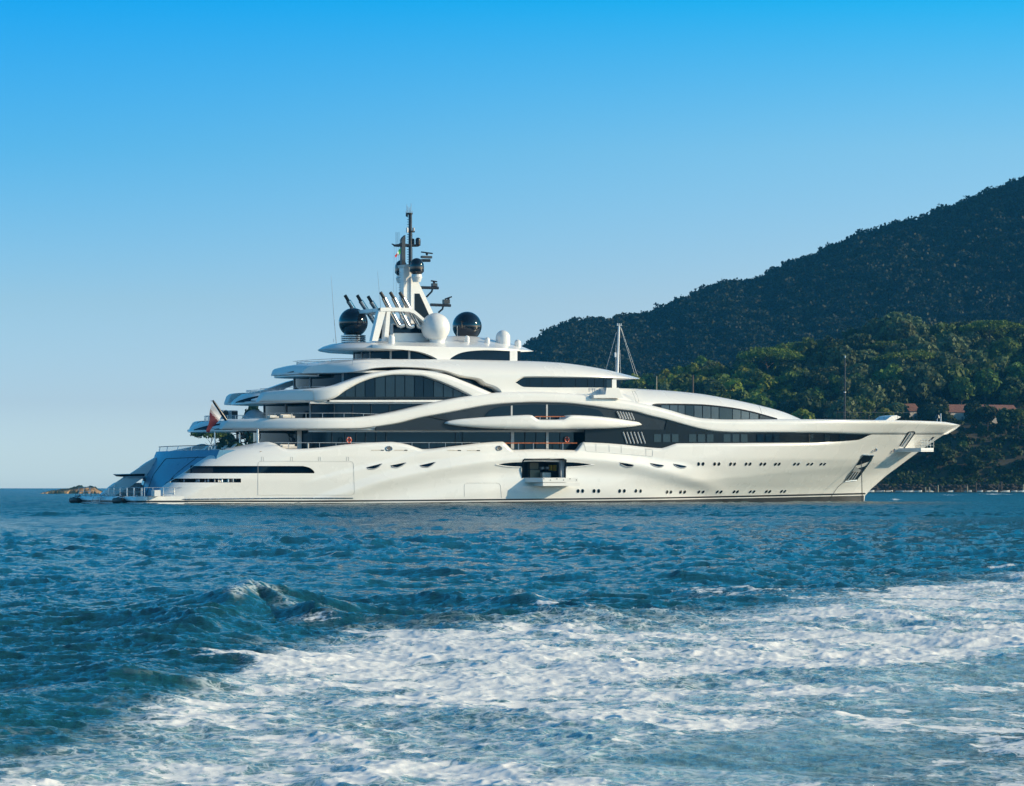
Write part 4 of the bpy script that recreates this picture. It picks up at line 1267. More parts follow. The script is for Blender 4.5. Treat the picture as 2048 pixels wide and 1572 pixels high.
# ---- stern: transom, swim platform
def transom():
    us = np.linspace(-1, 1, 41)
    ys = [(903, 309), (910, 306), (922, 301.5), (935, 294), (950, 285), (965, 280), (985, 274), (994, 271)]
    rows = []
    for y, xl in ys:
        u, w = inv(xl, y, -8.4)
        vv = us * 10.0
        uu = u + 0.55 - 0.55 * (1 - (vv / 8.4) ** 2) * 1.6
        rows.append(loc(uu, vv, w))
    mb = MB().grid(np.array(rows))
    A = np.array(rows)
    b = A.copy(); b[..., 0] += 4
    mb.grid(np.stack([A[0], b[0]]))
    mb.grid(np.stack([A[:, 0], b[:, 0]])); mb.grid(np.stack([A[:, -1], b[:, -1]]))
    o = mb.build('transom', M['transom'], yacht, fix=True, angle=50)
    return o, A
tr, TA = transom()
def on_tr(fv, ft, d=0.05):
    r = ft * (TA.shape[0] - 1); a = int(min(r, TA.shape[0] - 2)); g = r - a
    c = (fv + 1) / 2 * 40; b = int(min(c, 39)); h = c - b
    p = TA[a, b] * (1 - g) * (1 - h) + TA[a + 1, b] * g * (1 - h) + TA[a, b + 1] * (1 - g) * h + TA[a + 1, b + 1] * g * h
    return p + np.array([-d, 0, d * .4])
def tr_line(name, pts, r=0.035, mat='stripe'):
    q = []
    for (a, b), (c, d) in zip(pts[:-1], pts[1:]):
        for s in np.linspace(0, 1, 10): q.append(on_tr(a + (c - a) * s, b + (d - b) * s, .02))
    return MB().tube(q, r, 5).build(name, M[mat], tr)
tr_line('door_seam', [(-0.52, 1.0), (-0.46, 0.55), (-0.36, 0.27), (-0.30, 0.24), (0.8, 0.22)])
tr_line('door_seam', [(-0.20, 1.0), (0.10, 0.72), (0.15, 0.70), (0.6, 0.69)])
tr_line('door_seam', [(-0.02, .90), (.6, .2)], 0.025)
# side door of the transom, hinged up over the platform
op_ = [on_tr(-0.98, 0.66, .03), on_tr(-0.80, 0.66, .03), on_tr(-0.80, 0.99, .03), on_tr(-0.98, 0.99, .03)]
MB().prism(op_, (-.03, 0, 0)).build('transom_doorway', M['black'], tr, smooth=False)
fl = [P(290, 947.5, -7.8), P(289, 952.5, -7.8), P(242, 953.5, -8.2), P(235, 949, -8.2)]
MB().prism(fl, (0, 1.6, 0.05)).build('hinged_door', M['panel'], tr, smooth=False, fix=True)
MB().tube([P(246, 953.8, -7.8), P(285, 953, -7.6)], .06, 6).build('door_edge', M['grey'], tr)
for y in (930, 938):
    x = np.interp(y, [903, 950], [308, 284])
    MB().tube([P(x - 6, y + 2, -8.3), P(x, y - 2, -8.3)], .09, 5).build('boarding_step', M['panel'], tr)
# upper edge glass rail of the beach deck
gx = np.linspace(-0.98, 0.9, 24)
gl = np.array([on_tr(a, 0.0, 0) for a in gx]); gl[:, 0] += .25
gh = gl + np.array([0.1, 0, .62])
MB().grid(np.stack([gl, gh])).build('glass_screen', M['clear'], tr)
MB().tube(gh, .05, 6).build('guard_rail', M['dark_rail'], tr)
for i in range(1, 24, 5): MB().tube([gl[i], gh[i]], .05, 5).build('rail_post', M['rail'], tr)
u9, w9 = inv(300, 903, 0)
plate('beach_deck', lambda u, w, px, py: np.full(np.shape(u), 9.0), 450, 560, 903.5, 'teak', inset=0.0)

def swim_platform():
    ua = inv(277, 1005, BH - .4)[0]
    ph = np.linspace(0, 1, 60)
    rows = []
    wt, wm = inv(302, 993, BH)[1], 0.0
    vv = np.linspace(-1, 1, 61)
    prof = [(0.30, -0.8), (0.06, -0.1), (0.0, .25), (0.03, .62), (.12, .88), (.35, wt), (1.2, wt + .005), (9.5, wt + .006)]
    A = []
    for du, w in prof:
        half = BH - .45
        v = vv * half
        corner = 1.1 * (1 - np.sqrt(np.maximum(0, 1 - np.clip((np.abs(vv) - .90) / .10, 0, 1) ** 2)))
        A.append(loc(ua + du + corner * (du < 1), v, w))
    A = np.array(A)
    mb = MB().grid(A)
    for c in (0, -1):
        low = A[:, c].copy(); low[:, 2] = -0.8
        mb.grid(np.stack([A[:, c], low]))
    o = mb.build('swim_platform', M['white'], yacht, fix=True, angle=45)
    for wa, wb, mt in ((0.24, 0.46, 'stripe'), (-.7, 0.02, 'antifoul')):
        du = -0.03
        v = vv * (BH - .44)
        corner = 1.1 * (1 - np.sqrt(np.maximum(0, 1 - np.clip((np.abs(vv) - .90) / .10, 0, 1) ** 2)))
        MB().grid(np.stack([loc(ua + du + corner, v, wa), loc(ua + du + corner, v, wb)])).build('boot_stripe', M[mt], o)
    for wa, wb, mt in ((0.24, 0.46, 'stripe'), (-.7, 0.02, 'antifoul')):
        for sg in (1, -1):
            MB().grid(np.stack([loc(np.array([ua + 1.05, ua + 9.5]), sg * (BH - .43), wa), loc(np.array([ua + 1.05, ua + 9.5]), sg * (BH - .43), wb)])).build('boot_stripe', M[mt], o)
    MB().prism(loc(np.array([ua + .6, ua + 8.5, ua + 8.5, ua + .6]), np.array([-10.5, -10.5, 10.5, 10.5]), wt + .012), (0, 0, .02)).build('platform_planking', M['teak'], o, smooth=False)
    return o, ua, wt
swim, UA, WT = swim_platform()
def v_at(px):                      # athwart position of a picture column on the platform's aft edge
    lo, hi = -11.6, 11.6
    for _ in range(40):
        m = (lo + hi) / 2
        if proj(UA + .7, m, WT)[0] < px: lo = m
        else: hi = m
    return (lo + hi) / 2
posts = [158, 168, 180, 217, 228, 240, 254, 268, 283, 296]
for x in posts:
    v = v_at(x); thick = x in (254, 268, 283)
    MB().tube(loc(np.array([UA + .7] * 2), np.array([v, v]), np.array([WT, WT + 1.05])), .10 if thick else .05, 7).build('rail_post', M['steel'], swim)
for h in (0.55, 1.08):
    for a, b in ((158, 182), (217, 298)):
        MB().tube(loc(np.array([UA + .7] * 2), np.array([v_at(a), v_at(b)]), np.array([WT + h] * 2)), .03, 5).build('guard_rail', M['rail'], swim)
sr = [loc(UA + .7 + k * 1.4, 10.9, WT) for k in range(6)]
for k, q in enumerate(sr): MB().tube([q, q + (0, 0, 1.05)], .05, 6).build('rail_post', M['steel'], swim)
MB().tube([sr[0] + (0, 0, 1.08), sr[-1] + (0, 0, 1.08)], .03, 5).build('guard_rail', M['rail'], swim)
for x in (156, 163, 176, 186, 206, 214, 232, 246, 272, 278):
    v = v_at(x)
    MB().tube(loc(np.array([UA + .4, UA + .4, UA + .4]), np.array([v - .25, v, v + .25]), np.array([WT + .03, WT + .22, WT + .03])), .05, 5).build('deck_cleat', M['steel'], swim)
for x in (196, 306):
    v = v_at(min(x, 300))
    MB().box((UA + 2.2, -v, WT + .4), (.8, 1.0, .75)).build('storage_box', M['white_matt'], swim, smooth=False)
# boarding ladder
vl0, vl1 = v_at(201), v_at(217)
lad = MB()
for v in (vl0, vl1):
    lad.tube(loc(np.array([UA + .7, UA + .4, UA - .15, UA - .5, UA - .75]), np.full(5, v), np.array([WT + .05, WT + .35, WT + .1, .3, -.5])), .045, 6)
for k in range(5):
    f = k / 4
    lad.box(((UA - .2 - .5 * f), -(vl0 + vl1) / 2, WT - .1 - f * 1.1), (.22, abs(vl1 - vl0), .05))
lad.build('boarding_ladder', M['rail'], swim, angle=30)

# ---- furniture of the aft decks, stairs and posts
MB().tube([P(430, 856, 3.0), P(430, 902, 3.0)], .11, 8).build('deck_pillar', M['steel'], yacht)
MB().tube([P(515.5, 858, 8.5), P(515.5, 888, 8.5)], .14, 8).build('deck_pillar', M['steel'], yacht)
MB().tube([P(480, 858, 3.0), P(480, 886, 3.0)], .12, 8).build('deck_pillar', M['steel'], yacht)
def spiral():
    c = P(474, 884, 0.0)
    top = P(474, 857, 0.0)[2]
    o = MB().tube([c, (c[0], c[1], top)], .12, 8).build('spiral_stair', M['mast_black'], yacht)
    n = 13
    railp = []
    for i in range(n):
        a = -2.6 + i * 0.42
        z = c[2] + (top - c[2]) * (i + .5) / n
        d = np.array([math.cos(a), math.sin(a), 0]); e = np.array([-d[1], d[0], 0])
        MB().prism([c * [1, 1, 0] + d * .1 - e * .05 + [0, 0, z], c * [1, 1, 0] + d * 1.15 - e * .26 + [0, 0, z], c * [1, 1, 0] + d * 1.15 + e * .26 + [0, 0, z], c * [1, 1, 0] + d * .1 + e * .05 + [0, 0, z]], (0, 0, .09)).build('tread', M['mast_black'], o, smooth=False)
        railp.append(c * [1, 1, 0] + d * 1.18 + [0, 0, z + .75])
    MB().tube(railp, .05, 6).build('hand_rail', M['mast_black'], o)
    MB().tube([p - np.array([0, 0, .8]) for p in railp], .08, 6).build('stringer', M['mast_black'], o)
spiral()
for i, x in enumerate((486, 504)):
    c = P(x, 872, 1.5)
    a = np.linspace(0, math.pi * 1.2, 14)
    MB().tube([c + np.array([(1.2 if i else .9) * math.sin(t), 0, .85 * math.cos(t)]) for t in a], .07, 6).build('stair_rail', M['mast_black'], yacht)
# ================================================================== THINGS ON AND BY THE YACHT
YM = np.array([[LV[0], -SV[0]], [LV[1], -SV[1]]])          # ship (u, -v) to world xy
def to_world(p):
    p = np.asarray(p, float)
    q = p.copy()
    q[..., 0] = ORG[0] + YM[0, 0] * p[..., 0] + YM[0, 1] * p[..., 1]
    q[..., 1] = ORG[1] + YM[1, 0] * p[..., 0] + YM[1, 1] * p[..., 1]
    return q
def ship_thing(name, label, cat, p, group=None):
    q = to_world(np.array(p, float))
    return tag(empty(name, tuple(q), THETA), label, cat, group)

def stripe_mat(name, cols, attr):
    t = NT(name)
    at = t.node('ShaderNodeAttribute'); at.attribute_name = attr
    t.link(at.outputs['Color'], t.b.inputs['Base Color'])
    t.b.inputs['Roughness'].default_value = 0.8
    return t.m
def flag(name, quad, v, colfn, label, nu=26, nv=16, wav=0.25, staff=None):
    """cloth hung between four picture points (top hoist, bottom hoist, bottom fly, top fly), with folds"""
    a, b, c, d = [P(x, y, v) for x, y in quad]
    o0 = a.copy()
    V, C = [], []
    for i in range(nu):
        s = i / (nu - 1)
        for j in range(nv):
            t = j / (nv - 1)
            p = (a * (1 - t) + b * t) * (1 - s) + (d * (1 - t) + c * t) * s
            p = p + np.array([0, wav * math.sin(s * 7 + t * 3) * min(1, s * 3), 0])
            V.append(p - o0); C.append(colfn(s, t))
    fs = [(i * nv + j, (i + 1) * nv + j, (i + 1) * nv + j + 1, i * nv + j + 1) for i in range(nu - 1) for j in range(nv - 1)]
    me = bpy.data.meshes.new(name); me.from_pydata([tuple(p) for p in V], [], fs)
    ca = me.color_attributes.new('cloth_colour', 'FLOAT_COLOR', 'POINT')
    ca.data.foreach_set('color', np.array([(*q, 1) for q in C], np.float32).ravel())
    me.materials.append(stripe_mat(name + '_cloth', None, 'cloth_colour'))
    me.polygons.foreach_set('use_smooth', [True] * len(me.polygons))
    o = bpy.data.objects.new(name, me); COL.objects.link(o)
    q = to_world(o0); o.location = tuple(q); o.rotation_euler = (0, 0, THETA)
    return tag(o, label, 'flag')
def qatar(s, t):
    # s along the cloth from hoist to fly, a serrated edge between white and maroon
    tri = abs(((t * 9) % 1) * 2 - 1)
    return (0.62, 0.62, 0.64) if s < 0.17 + 0.16 * tri else (0.085, 0.004, 0.016)
staff = MB().tube([P(425.6, 800.5, 7), P(429, 806, 7), P(452.5, 840.5, 7)], [.10, .16, .20], 10).build('ensign_staff', M['mast_black'], yacht)
MB().tube([P(421.5, 801.5, 7), P(427, 802.5, 7)], .06, 6).build('staff_head', M['rail'], staff)
flag('ensign_flag', [(423.9, 805.5), (443, 832.5), (417.5, 866), (413, 862)], 7.3, qatar, 'maroon and white flag with serrated edge hanging from the slanted stern staff', 44, 40)
flag('courtesy_flag', [(801, 496), (801, 506.5), (791.5, 515.5), (790, 511)], 0.2,
     lambda s, t: (0.02, 0.30, 0.05) if s < .42 else ((.8, .8, .8) if s < .68 else (.62, .02, .03)), 'small green white and red flag flying beside the black mast', 24, 10, 0.1)

def lifebuoy(px, py, v, label):
    c = P(px, py, v)
    r = 0.30
    root = ship_thing('lifebuoy', label, 'lifebuoy', c, 'lifebuoys along the main deck')
    a = np.linspace(0, 2 * math.pi, 29)
    MB().tube([(r * math.cos(t), 0, r * 1.12 * math.sin(t)) for t in a], .085, 8, caps=False).build('ring', M['red'], root)
    for k in range(4):
        t = math.pi / 4 + k * math.pi / 2
        MB().tube([(r * math.cos(t + d), 0, r * 1.12 * math.sin(t + d)) for d in (-.1, 0, .1)], .095, 8).build('reflective_band', M['white_matt'], root)
    MB().tube([(r * .25 * math.cos(t), -.02, r * .4 + .0 - r * .6 * abs(math.sin(t))) for t in np.linspace(0, math.pi, 8)], .02, 4).build('grab_line', M['red'], root)
lifebuoy(698, 880, BH - .45, 'orange lifebuoy on the aft main deck rail, nearer the stern')
lifebuoy(1134, 879, 8.35 + DV, 'orange lifebuoy on the dark wall below the side balcony, amidships')

def fender(px0, px1, label):
    va, vb = v_at(px0), v_at(px1)
    c = np.array([UA - .38, -(va + vb) / 2, .42])
    L = abs(vb - va)
    root = ship_thing('fender', label, 'fender', c, 'black fenders on the swim platform')
    n = 20
    prof = [(.05, -L / 2), (.30, -L / 2 + .05), (.36, -L / 2 + .18), (.36, L / 2 - .18), (.30, L / 2 - .05), (.05, L / 2)]
    MB().lathe(prof, (0, 0, 0), n, axis='y').build('fender_body', M['rubber'], root, fix=True)
    for s in (-1, 1):
        MB().tube([(0, s * L * .3, .34), (.45, s * .12, WT - .42), (.75, s * .05, WT - .38)], .05, 5).build('fender_strap', M['rubber'], root)
fender(158, 174, 'black cylinder fender at the far port corner of the swim platform')
fender(244.5, 264, 'black cylinder fender right of the boarding ladder on the swim platform')

def chain():
    u, v, w = solve(np.array([1722.5]), np.array([922.0]), hull_v, -0.25)
    top = loc(u, v, w)[0]
    bot = P(1724.8, 1007, float(v[0]) + .1)
    bot[2] = -0.6
    root = ship_thing('anchor_chain', 'dark anchor chain hanging from the bow pocket down into the water', 'chain', bot)
    d = top - bot
    n = 44
    a = np.linspace(0, 2 * math.pi, 11)
    for i in range(n):
        c = d * (i + .5) / n
        h = np.linalg.norm(d) / n * .62
        ax = np.array([1.0, 0, 0]) if i % 2 else np.array([0, 1.0, 0])
        MB().tube([c + ax * (.07 * math.cos(t)) + np.array([0, 0, h * math.sin(t)]) for t in a], .028, 5, caps=False).build('chain_link', M['dark_rail'], root)
chain()
u, v, w = solve(np.array([1689.0, 1676.0, 1664.0, 1657.0]), np.array([963.0, 974.0, 991.0, 1004.0]), hull_v, -0.07)
b0 = loc(u, v, w)
mo = MB().tube(b0 - b0[-1], .03, 5).build('trailing_line', M['dark_rail'], None)
mo.location = tuple(to_world(b0[-1])); mo.rotation_euler = (0, 0, THETA)
tag(mo, 'thin dark line running aft from the anchor pocket along the bow', 'line')

# domed tent and deck furniture on the upper deck aft
c = P(509.5, 837, 2.2)
dome = ship_thing('dome_tent', 'grey half dome cover standing on the upper aft deck', 'dome tent', c)
th = np.linspace(0, math.pi / 2, 9)
MB().lathe([(max(1.45 * math.cos(t), 1e-3), 1.25 * math.sin(t)) for t in th], (0, 0, -.1), 28).build('dome_cover', M['fabric_grey'], dome, fix=True)
MB().lathe([(1.5, -.12), (1.5, .06)], (0, 0, 0), 28).build('dome_base', M['white_matt'], dome)
def barrel(px0, px1, y_t, label, tilt):
    c = P((px0 + px1) / 2, 838, 1.0); hgt = P((px0 + px1) / 2, y_t, 1.0)[2] - c[2]
    wd = (px1 - px0) * .0605
    root = ship_thing('lounge_pod', label, 'seat', c, 'grey pods on the upper aft deck')
    pr = [(-wd / 2, 0), (-wd / 2, hgt * .9), (-wd * .3, hgt), (wd * .25, hgt), (wd * .45, hgt * .8), (wd / 2, 0)] if tilt else [(-wd / 2, 0), (-wd / 2, hgt), (wd / 2, hgt), (wd / 2, 0)]
    MB().prism([(x, -.5, z) for x, z in pr], (0, 1.0, 0)).build('shell', M['grey'], root, smooth=False, fix=True)
    MB().prism([(x * .9 + wd * .06, -.52, z * .9) for x, z in pr], (0, .05, 0)).build('shade', M['panel'], root, smooth=False, fix=True)
barrel(441, 455, 820, 'rounded grey pod beside the slanted flag staff', True)
barrel(457.5, 473, 821, 'square grey pod between the flag staff and the dome cover', False)
def sofa(px0, px1, y_t, y_b, v, label, grp):
    a, b = P(px0, y_b, v), P(px1, y_t, v)
    L, H = b[0] - a[0], max(b[2] - a[2], .3)
    root = ship_thing('outdoor_sofa', label, 'sofa', a, grp)
    MB().box((L / 2, .4, H * .3), (L, .8, H * .55)).build('seat', M['cloth'], root, smooth=False)
    MB().box((L / 2, .75, H * .55), (L, .2, H)).build('backrest', M['cloth'], root, smooth=False)
    for k in range(max(1, int(L / .9))):
        MB().box((.45 + k * .9, .45, H * .62), (.7, .6, .16)).build('cushion', M['white_matt'], root, smooth=False)
sofa(540, 558, 830.5, 835.5, 9.0, 'low cream sofa on the upper deck under the arch, nearer the stern', 'cream sofas on the aft decks')
sofa(566, 590, 829, 835.5, 9.0, 'longer cream sofa on the upper deck beside the window frame', 'cream sofas on the aft decks')
sofa(565, 594, 889, 897, 10.0, 'cream sofa showing over the dip of the main deck bulwark', 'cream sofas on the aft decks')
sofa(1078, 1095, 834.5, 840, 11.2, 'cream seat in the open notch of the side balcony', 'cream sofas on the aft decks')
def lounger(px, py, v, label):
    c = P(px, py, v)
    root = ship_thing('deck_lounger', label, 'lounger', c, 'loungers on the beach deck')
    MB().prism([(0, -.35, .3), (1.3, -.35, .3), (1.9, -.35, .8), (1.9, -.35, .72), (1.3, -.35, .2), (0, -.35, .2)], (0, .7, 0)).build('seat', M['white_matt'], root, smooth=False, fix=True)
    for x in (.15, 1.2): MB().box((x, 0, .1), (.06, .6, .2)).build('leg', M['rail'], root, smooth=False)
lounger(388, 903, 2.0, 'white lounger behind the glass rail on the aft beach deck')
lounger(425, 903, 3.0, 'white lounger beside the steel deck pillar on the beach deck')
lounger(444, 900, 4.0, 'white lounger under the stern overhang near the spiral stair')
# ================================================================== SEA
rng = np.random.default_rng(7)
def fft_tile(N, L, seed, kmin, kmax, slope, wind, spread, rms):
    r = np.random.default_rng(seed)
    k1 = np.fft.fftfreq(N, L / N) * 2 * math.pi
    kx, ky = np.meshgrid(k1, k1, indexing='ij')
    k = np.hypot(kx, ky); k[0, 0] = 1
    S = k ** (-slope) * np.exp(-(kmin / k) ** 2) * np.exp(-(k / kmax) ** 2)
    if spread > 0:
        c = np.abs((kx * math.cos(wind) + ky * math.sin(wind)) / k)
        S = S * (0.12 + c ** spread)
    S[0, 0] = 0
    H = (r.normal(size=(N, N)) + 1j * r.normal(size=(N, N))) * np.sqrt(S)
    h = np.real(np.fft.ifft2(H)); s = rms / h.std()
    dx = np.real(np.fft.ifft2(1j * kx / k * H)) * s
    dy = np.real(np.fft.ifft2(1j * ky / k * H)) * s
    return np.stack([h * s, dx, dy], -1).astype(np.float32), L
def samp(tile, x, y, ca=1.0, sa=0.0):
    T, L = tile
    N = T.shape[0]
    xr, yr = x * ca + y * sa, -x * sa + y * ca
    a, b = xr / L * N, yr / L * N
    i, j = np.floor(a).astype(int), np.floor(b).astype(int)
    f, g = (a - i)[..., None], (b - j)[..., None]
    i0, i1, j0, j1 = i % N, (i + 1) % N, j % N, (j + 1) % N
    q = T[i0, j0] * (1 - f) * (1 - g) + T[i1, j0] * f * (1 - g) + T[i0, j1] * (1 - f) * g + T[i1, j1] * f * g
    return q[..., 0], q[..., 1] * ca - q[..., 2] * sa, q[..., 1] * sa + q[..., 2] * ca

t_big = fft_tile(512, 97.0, 1, 0.7, 3.0, 4.0, R(200), 2.0, 0.055)
t_mid = fft_tile(768, 43.0, 2, 1.5, 22.0, 3.6, R(215), 1.2, 0.057)
t_fine = fft_tile(512, 9.3, 3, 5.0, 80.0, 3.3, R(205), 0.8, 0.017)
t_turb = fft_tile(512, 11.0, 4, 4.5, 70.0, 3.0, 0, 0, 0.0095)
t_foam = fft_tile(512, 17.0, 5, 1.2, 90.0, 2.9, 0, 0, 1.0)
t_foam2 = fft_tile(512, 37.0, 6, 0.35, 12.0, 3.2, 0, 0, 1.0)

wk_edge = lin([(-900, 1600), (-300, 1530), (0, 1488), (120, 1466), (250, 1424), (350, 1385), (450, 1338), (520, 1300), (600, 1268), (700, 1252), (850, 1244), (1000, 1236), (1200, 1228), (1400, 1217), (1600, 1194), (1800, 1166), (2048, 1138), (2600, 1090)])
wk_in = lin([(1120, 2300), (1190, 2250), (1250, 2150), (1330, 1900), (1345, 1780), (1400, 1680), (1450, 1580), (1500, 1430), (1560, 1340), (1600, 1250)])
def sea():
    q = np.concatenate([np.linspace(3000, 640, 60, endpoint=False), np.linspace(640, 60, 900, endpoint=False), np.linspace(60, 6, 330, endpoint=False), np.array([6, 5, 4, 3.1])])
    Yr = F * CH / q
    a_in = np.linspace(-0.195, 0.195, 1150)
    a_out = 0.195 + (np.linspace(0, 1, 90)[1:] ** 2) * 1.6
    a = np.concatenate([-a_out[::-1], a_in, a_out])
    Yg, Ag = np.meshgrid(Yr, a, indexing='ij')
    Xg = Ag * Yg
    px, py = CX + F * Ag, HY + F * CH / Yg
    x, y = Xg.ravel(), Yg.ravel()
    pxr, pyr = px.ravel(), py.ravel()
    dist = np.hypot(x, y)
    # wake masks (places on the water, fixed in the world)
    d = pyr - wk_edge(pxr)
    sc = np.maximum(pyr - HY, 1) / 300
    dens = sstep(-6, 48, d / np.maximum(sc, .3))
    hz = samp(t_foam2, x, y)[0]
    lim = wk_in(pyr)
    inner = sstep(-160, 180, pxr - lim + hz * 90)
    dens_c = dens * (1 - 0.60 * inner)
    fringe = sstep(-70, 0, d / np.maximum(sc, .3)) * (1 - dens) * 0.22
    D = dens_c + fringe
    aer = dens * np.exp(-((pxr - lim + 20) / 380.0) ** 2) * 0.8 + dens * (0.72 - .35 * inner)
    # displacement
    zb, xb, yb = samp(t_big, x, y)
    zm, xm, ym = samp(t_mid, x, y, math.cos(.4), math.sin(.4))
    zf, xf, yf = samp(t_fine, x, y, math.cos(1.1), math.sin(1.1))
    zt, xt, yt = samp(t_turb, x, y, math.cos(.7), math.sin(.7))
    far = 1 - 0.55 * sstep(250, 1500, dist)
    gust = 0.85 + 0.3 * samp(t_foam2, x * .23, y * .23)[0] * 0.5
    calm = (1 - 0.35 * dens * inner) * (1 - .45 * sstep(1110, 1200, pyr) * (1 - sstep(560, 900, pxr)) * (1 - dens))
    z = far * (zb * 0.9 * (1 - .4 * dens) + zm * gust * calm * (1 - .6 * dens)) + zf * gust * (1 - .45 * dens) * (1 - sstep(120, 420, dist))
    cm, cf = 1.0 * (1 - .45 * dens), .8 * (1 - .45 * dens)
    dx, dy = xb * 1.0 + xm * cm + xf * cf, yb * 1.0 + ym * cm + yf * cf
    wk = dens * (1 - 0.65 * inner)
    z = z + zt * wk; dx = dx + xt * wk * .9; dy = dy + yt * wk * .9
    # bow wave of the wake: a steep ridge running along the foam edge
    rp = np.array([(820, 1262), (700, 1250), (600, 1232), (520, 1222), (455, 1238), (400, 1275), (350, 1320), (250, 1368), (120, 1405), (-60, 1430), (-300, 1470)], float)
    rY = F * CH / (rp[:, 1] - HY); rX = (rp[:, 0] - CX) / F * rY
    rh = np.array([.02, .10, .32, .74, .44, .30, .20, .12, .13, .1, .05])
    sel = np.where((dist < 75) & (pxr < 1000) & (dist > 15))[0]
    best = np.full(len(sel), 1e9); hh = np.zeros(len(sel)); side = np.zeros(len(sel))
    for i in range(len(rp) - 1):
        p0, p1 = np.array([rX[i], rY[i]]), np.array([rX[i + 1], rY[i + 1]])
        e = p1 - p0; L2 = e @ e
        t = np.clip(((x[sel] - p0[0]) * e[0] + (y[sel] - p0[1]) * e[1]) / L2, 0, 1)
        qx, qy = x[sel] - p0[0] - t * e[0], y[sel] - p0[1] - t * e[1]
        dd = np.hypot(qx, qy)
        sg = np.sign(e[0] * qy - e[1] * qx)
        m = dd < best
        best[m] = dd[m]; hh[m] = (rh[i] + (rh[i + 1] - rh[i]) * t)[m]; side[m] = sg[m]
    wv = samp(t_big, x[sel] * 2, y[sel] * 2)[0] * 2.2
    width = np.where(side > 0, 0.85, 1.15)
    bump = hh * np.exp(-((best / (width * (1 + wv))) ** 1.45)) * (1 + wv)
    z[sel] += bump
    D2 = np.zeros_like(z)
    for (px0, py0, px1, py1, hh2, wd2) in ((955, 1222, 1150, 1212, .26, 1.1), (1380, 1150, 1560, 1148, .16, 1.6), (150, 1052, 420, 1046, .22, 3.0), (60, 1034, 260, 1030, .30, 4.0)):
        a0, a1 = F * CH / (py0 - HY), F * CH / (py1 - HY)
        p0, p1 = np.array([(px0 - CX) / F * a0, a0]), np.array([(px1 - CX) / F * a1, a1])
        e = p1 - p0
        tt = ((x - p0[0]) * e[0] + (y - p0[1]) * e[1]) / (e @ e)
        dd = np.hypot(x - p0[0] - np.clip(tt, 0, 1) * e[0], y - p0[1] - np.clip(tt, 0, 1) * e[1])
        z += hh2 * np.exp(-(dd / wd2) ** 1.6) * np.sin(np.clip(tt, .02, .98) * math.pi) ** .7
    crest = np.exp(-((best / 0.5) ** 2)) * (sstep(0.46, 0.68, hh) * 0.5)
    D2[sel] = crest
    # broken patches on the wave and small white caps
    for (cx_, cy_, sx_, sy_, am) in ((474, 1233, 24, 5, .62), (520, 1221, 11, 4, .55), (585, 1229, 42, 5, .42), (650, 1240, 46, 5, .38), (60, 1392, 110, 12, .28), (1042, 1183, 16, 7, .55), 
                                     (1792, 1000, 9, 2.4, 1.0), (1990, 988, 30, 1.2, .55), (1900, 990, 30, 1.2, .4), (1650, 1003, 60, 1.6, .3), (1390, 1185, 60, 6, .32), (1180, 1186, 60, 5, .25), (1980, 1490, 80, 40, .5), (2000, 1560, 90, 26, .75)):
        D2 = np.maximum(D2, am * np.exp(-((pxr - cx_) / sx_) ** 2 - ((pyr - cy_) / sy_) ** 2))
    fn = samp(t_foam, x, y)[0]
    foam_h = sstep(.0, 1.6, fn + 1.6 * D - 1.0) * np.clip(D + D2 * .4, 0, 1)
    z = z + foam_h * 0.006 * (dist < 120)
    edge = sstep(20, 60, dist)
    V = np.stack([x + dx, y + dy, z], 1)
    n, m = Yg.shape
    idx = np.arange(n * m).reshape(n, m)
    Q = np.stack([idx[:-1, :-1], idx[:-1, 1:], idx[1:, 1:], idx[1:, :-1]], -1).reshape(-1, 4)
    mat = sea_material()
    o = quick_mesh('sea', V, Q, mat, smooth=True)
    for nm, arr in (('foam', np.clip(np.maximum(D, D2), 0, 1)), ('aerated', np.clip(aer, 0, 1)), ('foam_noise', np.clip(fn * .25 + .5, 0, 1)), ('patch', np.clip(hz * .25 + .5, 0, 1)), ('unresolved', .05 + .22 * sstep(60, 330, dist))):
        at = o.data.attributes.new(nm, 'FLOAT', 'POINT')
        at.data.foreach_set('value', arr.astype(np.float32))
    tag(o, kind='structure')
    return o

